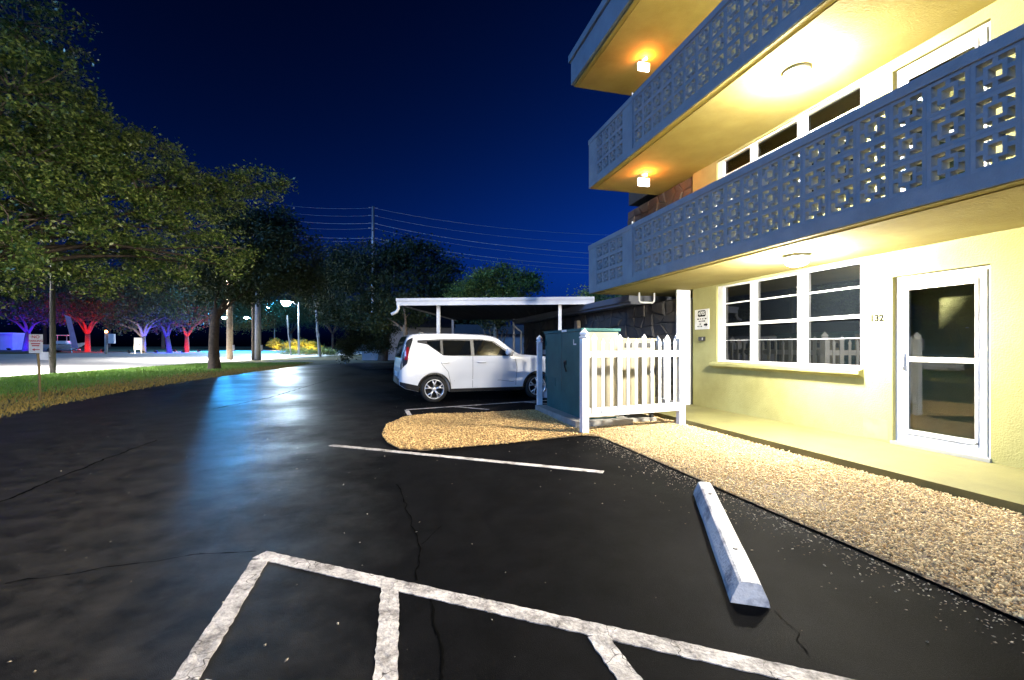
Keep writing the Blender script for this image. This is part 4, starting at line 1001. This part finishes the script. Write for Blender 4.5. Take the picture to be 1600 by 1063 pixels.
for px, py, lab in ((359,563,'pale utility pole just right of the bare oak trunk'),(403,563,'grey utility pole nearer the bright street lamp')):
    b = gnd(px, py); u = empty('utility_pole', b); tag(u, lab, 'pole', 'utility poles on the verge')
    MB().tube([(0,0,0),(0,0,4.5),(0,0,9.5)], [.30,.26,.2], 10).build('pole', M['concrete_pole' if px > 380 else 'pale_bark'], u, True, False)
    MB().box(-1.1,1.1,-.06,.06,8.6,8.75).build('crossarm', M['wood_pole'], u, False, False); MB().box(.2,.42,-.12,.12,.9,1.5).build('meter', M['metal'], u, False, False)
b = onrise(500, 62); u = empty('utility_pole', b); tag(u, 'tall pale concrete pole right of the bright street lamp', 'pole', 'utility poles on the verge')
MB().tube([(0,0,0),(-.3,0,3.5),(-.55,0,8)], [.20,.17,.13], 10).build('pole', M['concrete_pole'], u, True, False); MB().box(-.45,-.05,-.2,.2,2.6,3.1).build('box', M['metal'], u, False, False)
b = onrise(455, 64); u = empty('utility_pole', b); tag(u, 'thin leaning pale pole just below the bright street lamp', 'pole', 'utility poles on the verge')
MB().tube([(0,0,0),(-.35,0,3),(-.5,0,5.6)], [.10,.09,.07], 8).build('pole', M['concrete_pole'], u, True, False); MB().box(-.25,-.02,-.03,.03,1.8,2.1).build('tag', M['white'], u, False, False)
tp = at(583, 541, 95); u = empty('transmission_pole', (tp.x,tp.y,0)); tag(u, 'tall steel power pole rising above the dark trees', 'pole')
topz = at(583, 323, 95).z
MB().tube([(0,0,0),(0,0,topz*.6),(0,0,topz)], [.5,.38,.26], 10).build('pole', M['metal'], u, True, False)
WY = [(313,325,372),(324,337,386),(335,349,402),(346,357,410),(357,372,421),(362,377,428),(388,398,431)]
for i, (ya, ym, yb) in enumerate(WY):
    z_ = at(583, ym, 95).z
    MB().box(-.9,.9,-.06,.06,z_-.06,z_+.06).build('insulator_arm', M['metal'], u, False, False)
    pa, pm, pb = at(380, ya-3, 108), at(583, ym, 95), at(960, yb-4, 72)
    pts = []
    for s_, e_ in ((pa,pm),(pm,pb)):
        for k in range(11):
            t = k/10
            if pts and k == 0: continue
            pts.append(s_.lerp(e_,t) - Vector((0,0,1.0*4*t*(1-t))))
    w = MB().tube(pts, .020 if i not in (2,4) else .035, 4, False).build('power_line', M['cable'])
    tag(w, 'power line crossing the night sky, %s from the top' % ('first','second','third','fourth','fifth','sixth','lowest and last')[i], 'wire', 'power lines')
# no-parking stake sign
b = gnd(61, 626.6); ns = empty('stake_sign', b, R(-4)); tag(ns, 'weathered white no parking sign on a wooden stake in dry grass', 'sign')
ORG[ns.name] = Vector((0,0,0))
MB().tube([(.03,0,-.1),(0,0,.9),(-.04,0,1.35)], .027, 6).build('stake', M['stake'], ns, True, False)
MB().box(-.19,.11,-.045,-.030,1.22,1.70).build('plate', M['sign_white'], ns, False, False, .004)
for s_, z_, sz in (('NO',1.63,.11),('PARKING',1.53,.075)):
    o = text('lettering', s_, sz, (-.04,-.0475,z_), (R(90),0,0), M['red_print'], ns, .001)
for z_, w_ in ((1.46,.10),(1.41,.08)): MB().box(-.04-w_,-.04+w_,-.0475,-.0455,z_-.014,z_+.014).build('print_line', M['red_print'], ns, False, False)
MB().add([(-.12,-.047,1.31),(-.06,-.047,1.345),(-.06,-.047,1.32),(.05,-.047,1.32),(.05,-.047,1.30),(-.06,-.047,1.30),(-.06,-.047,1.275)], [(0,1,2,3,4,5,6)]).build('arrow', M['red_print'], ns, False, False)
b = at(540, 560, 37); b.z = 0; u = empty('marker_post', b); tag(u, 'short white reflector plate on a post before the bush', 'post')
MB().tube([(0,0,0),(0,0,.9)], .03, 6).build('stake', M['metal'], u, False, False); MB().box(-.1,.1,-.05,-.031,.9,1.5).build('plate', M['white'], u, False, False)

# ------------------------------------------------------------------ houses behind the carport
b = onrise(650, 46); hs_ = empty('pale_house', b); tag(hs_, 'pale house wall behind the small forked tree and car roof', 'house')
MB().box(b.x-5.2,b.x+3.6,b.y,b.y+7,0,3.3).build('wall', M['house'], hs_)
MB().extrude_x([(b.y-.5,3.301),(b.y+7.5,3.301),(b.y+3.5,4.6)], b.x-5.6, b.x+4).build('roof', M['shingle'], hs_)
for k in (-3.6, 1.2):
    wn_ = MB().box(b.x+k,b.x+k+1.1,b.y-.03,b.y-.001,1.1,2.3).build('window', M['white'], hs_); MB().box(b.x+k+.08,b.x+k+1.02,b.y-.04,b.y-.031,1.18,2.22).build('pane', M['glass'], wn_)
b = onrise(735, 60); hs_ = empty('pale_house', b); tag(hs_, 'second pale house seen dark under the carport roof', 'house')
MB().box(b.x-4,b.x+9,b.y,b.y+7,0,3.0).build('wall', M['house'], hs_)
MB().extrude_x([(b.y-.5,3.001),(b.y+7.5,3.001),(b.y+3.5,4.4)], b.x-4.5, b.x+9.5).build('roof', M['shingle'], hs_)
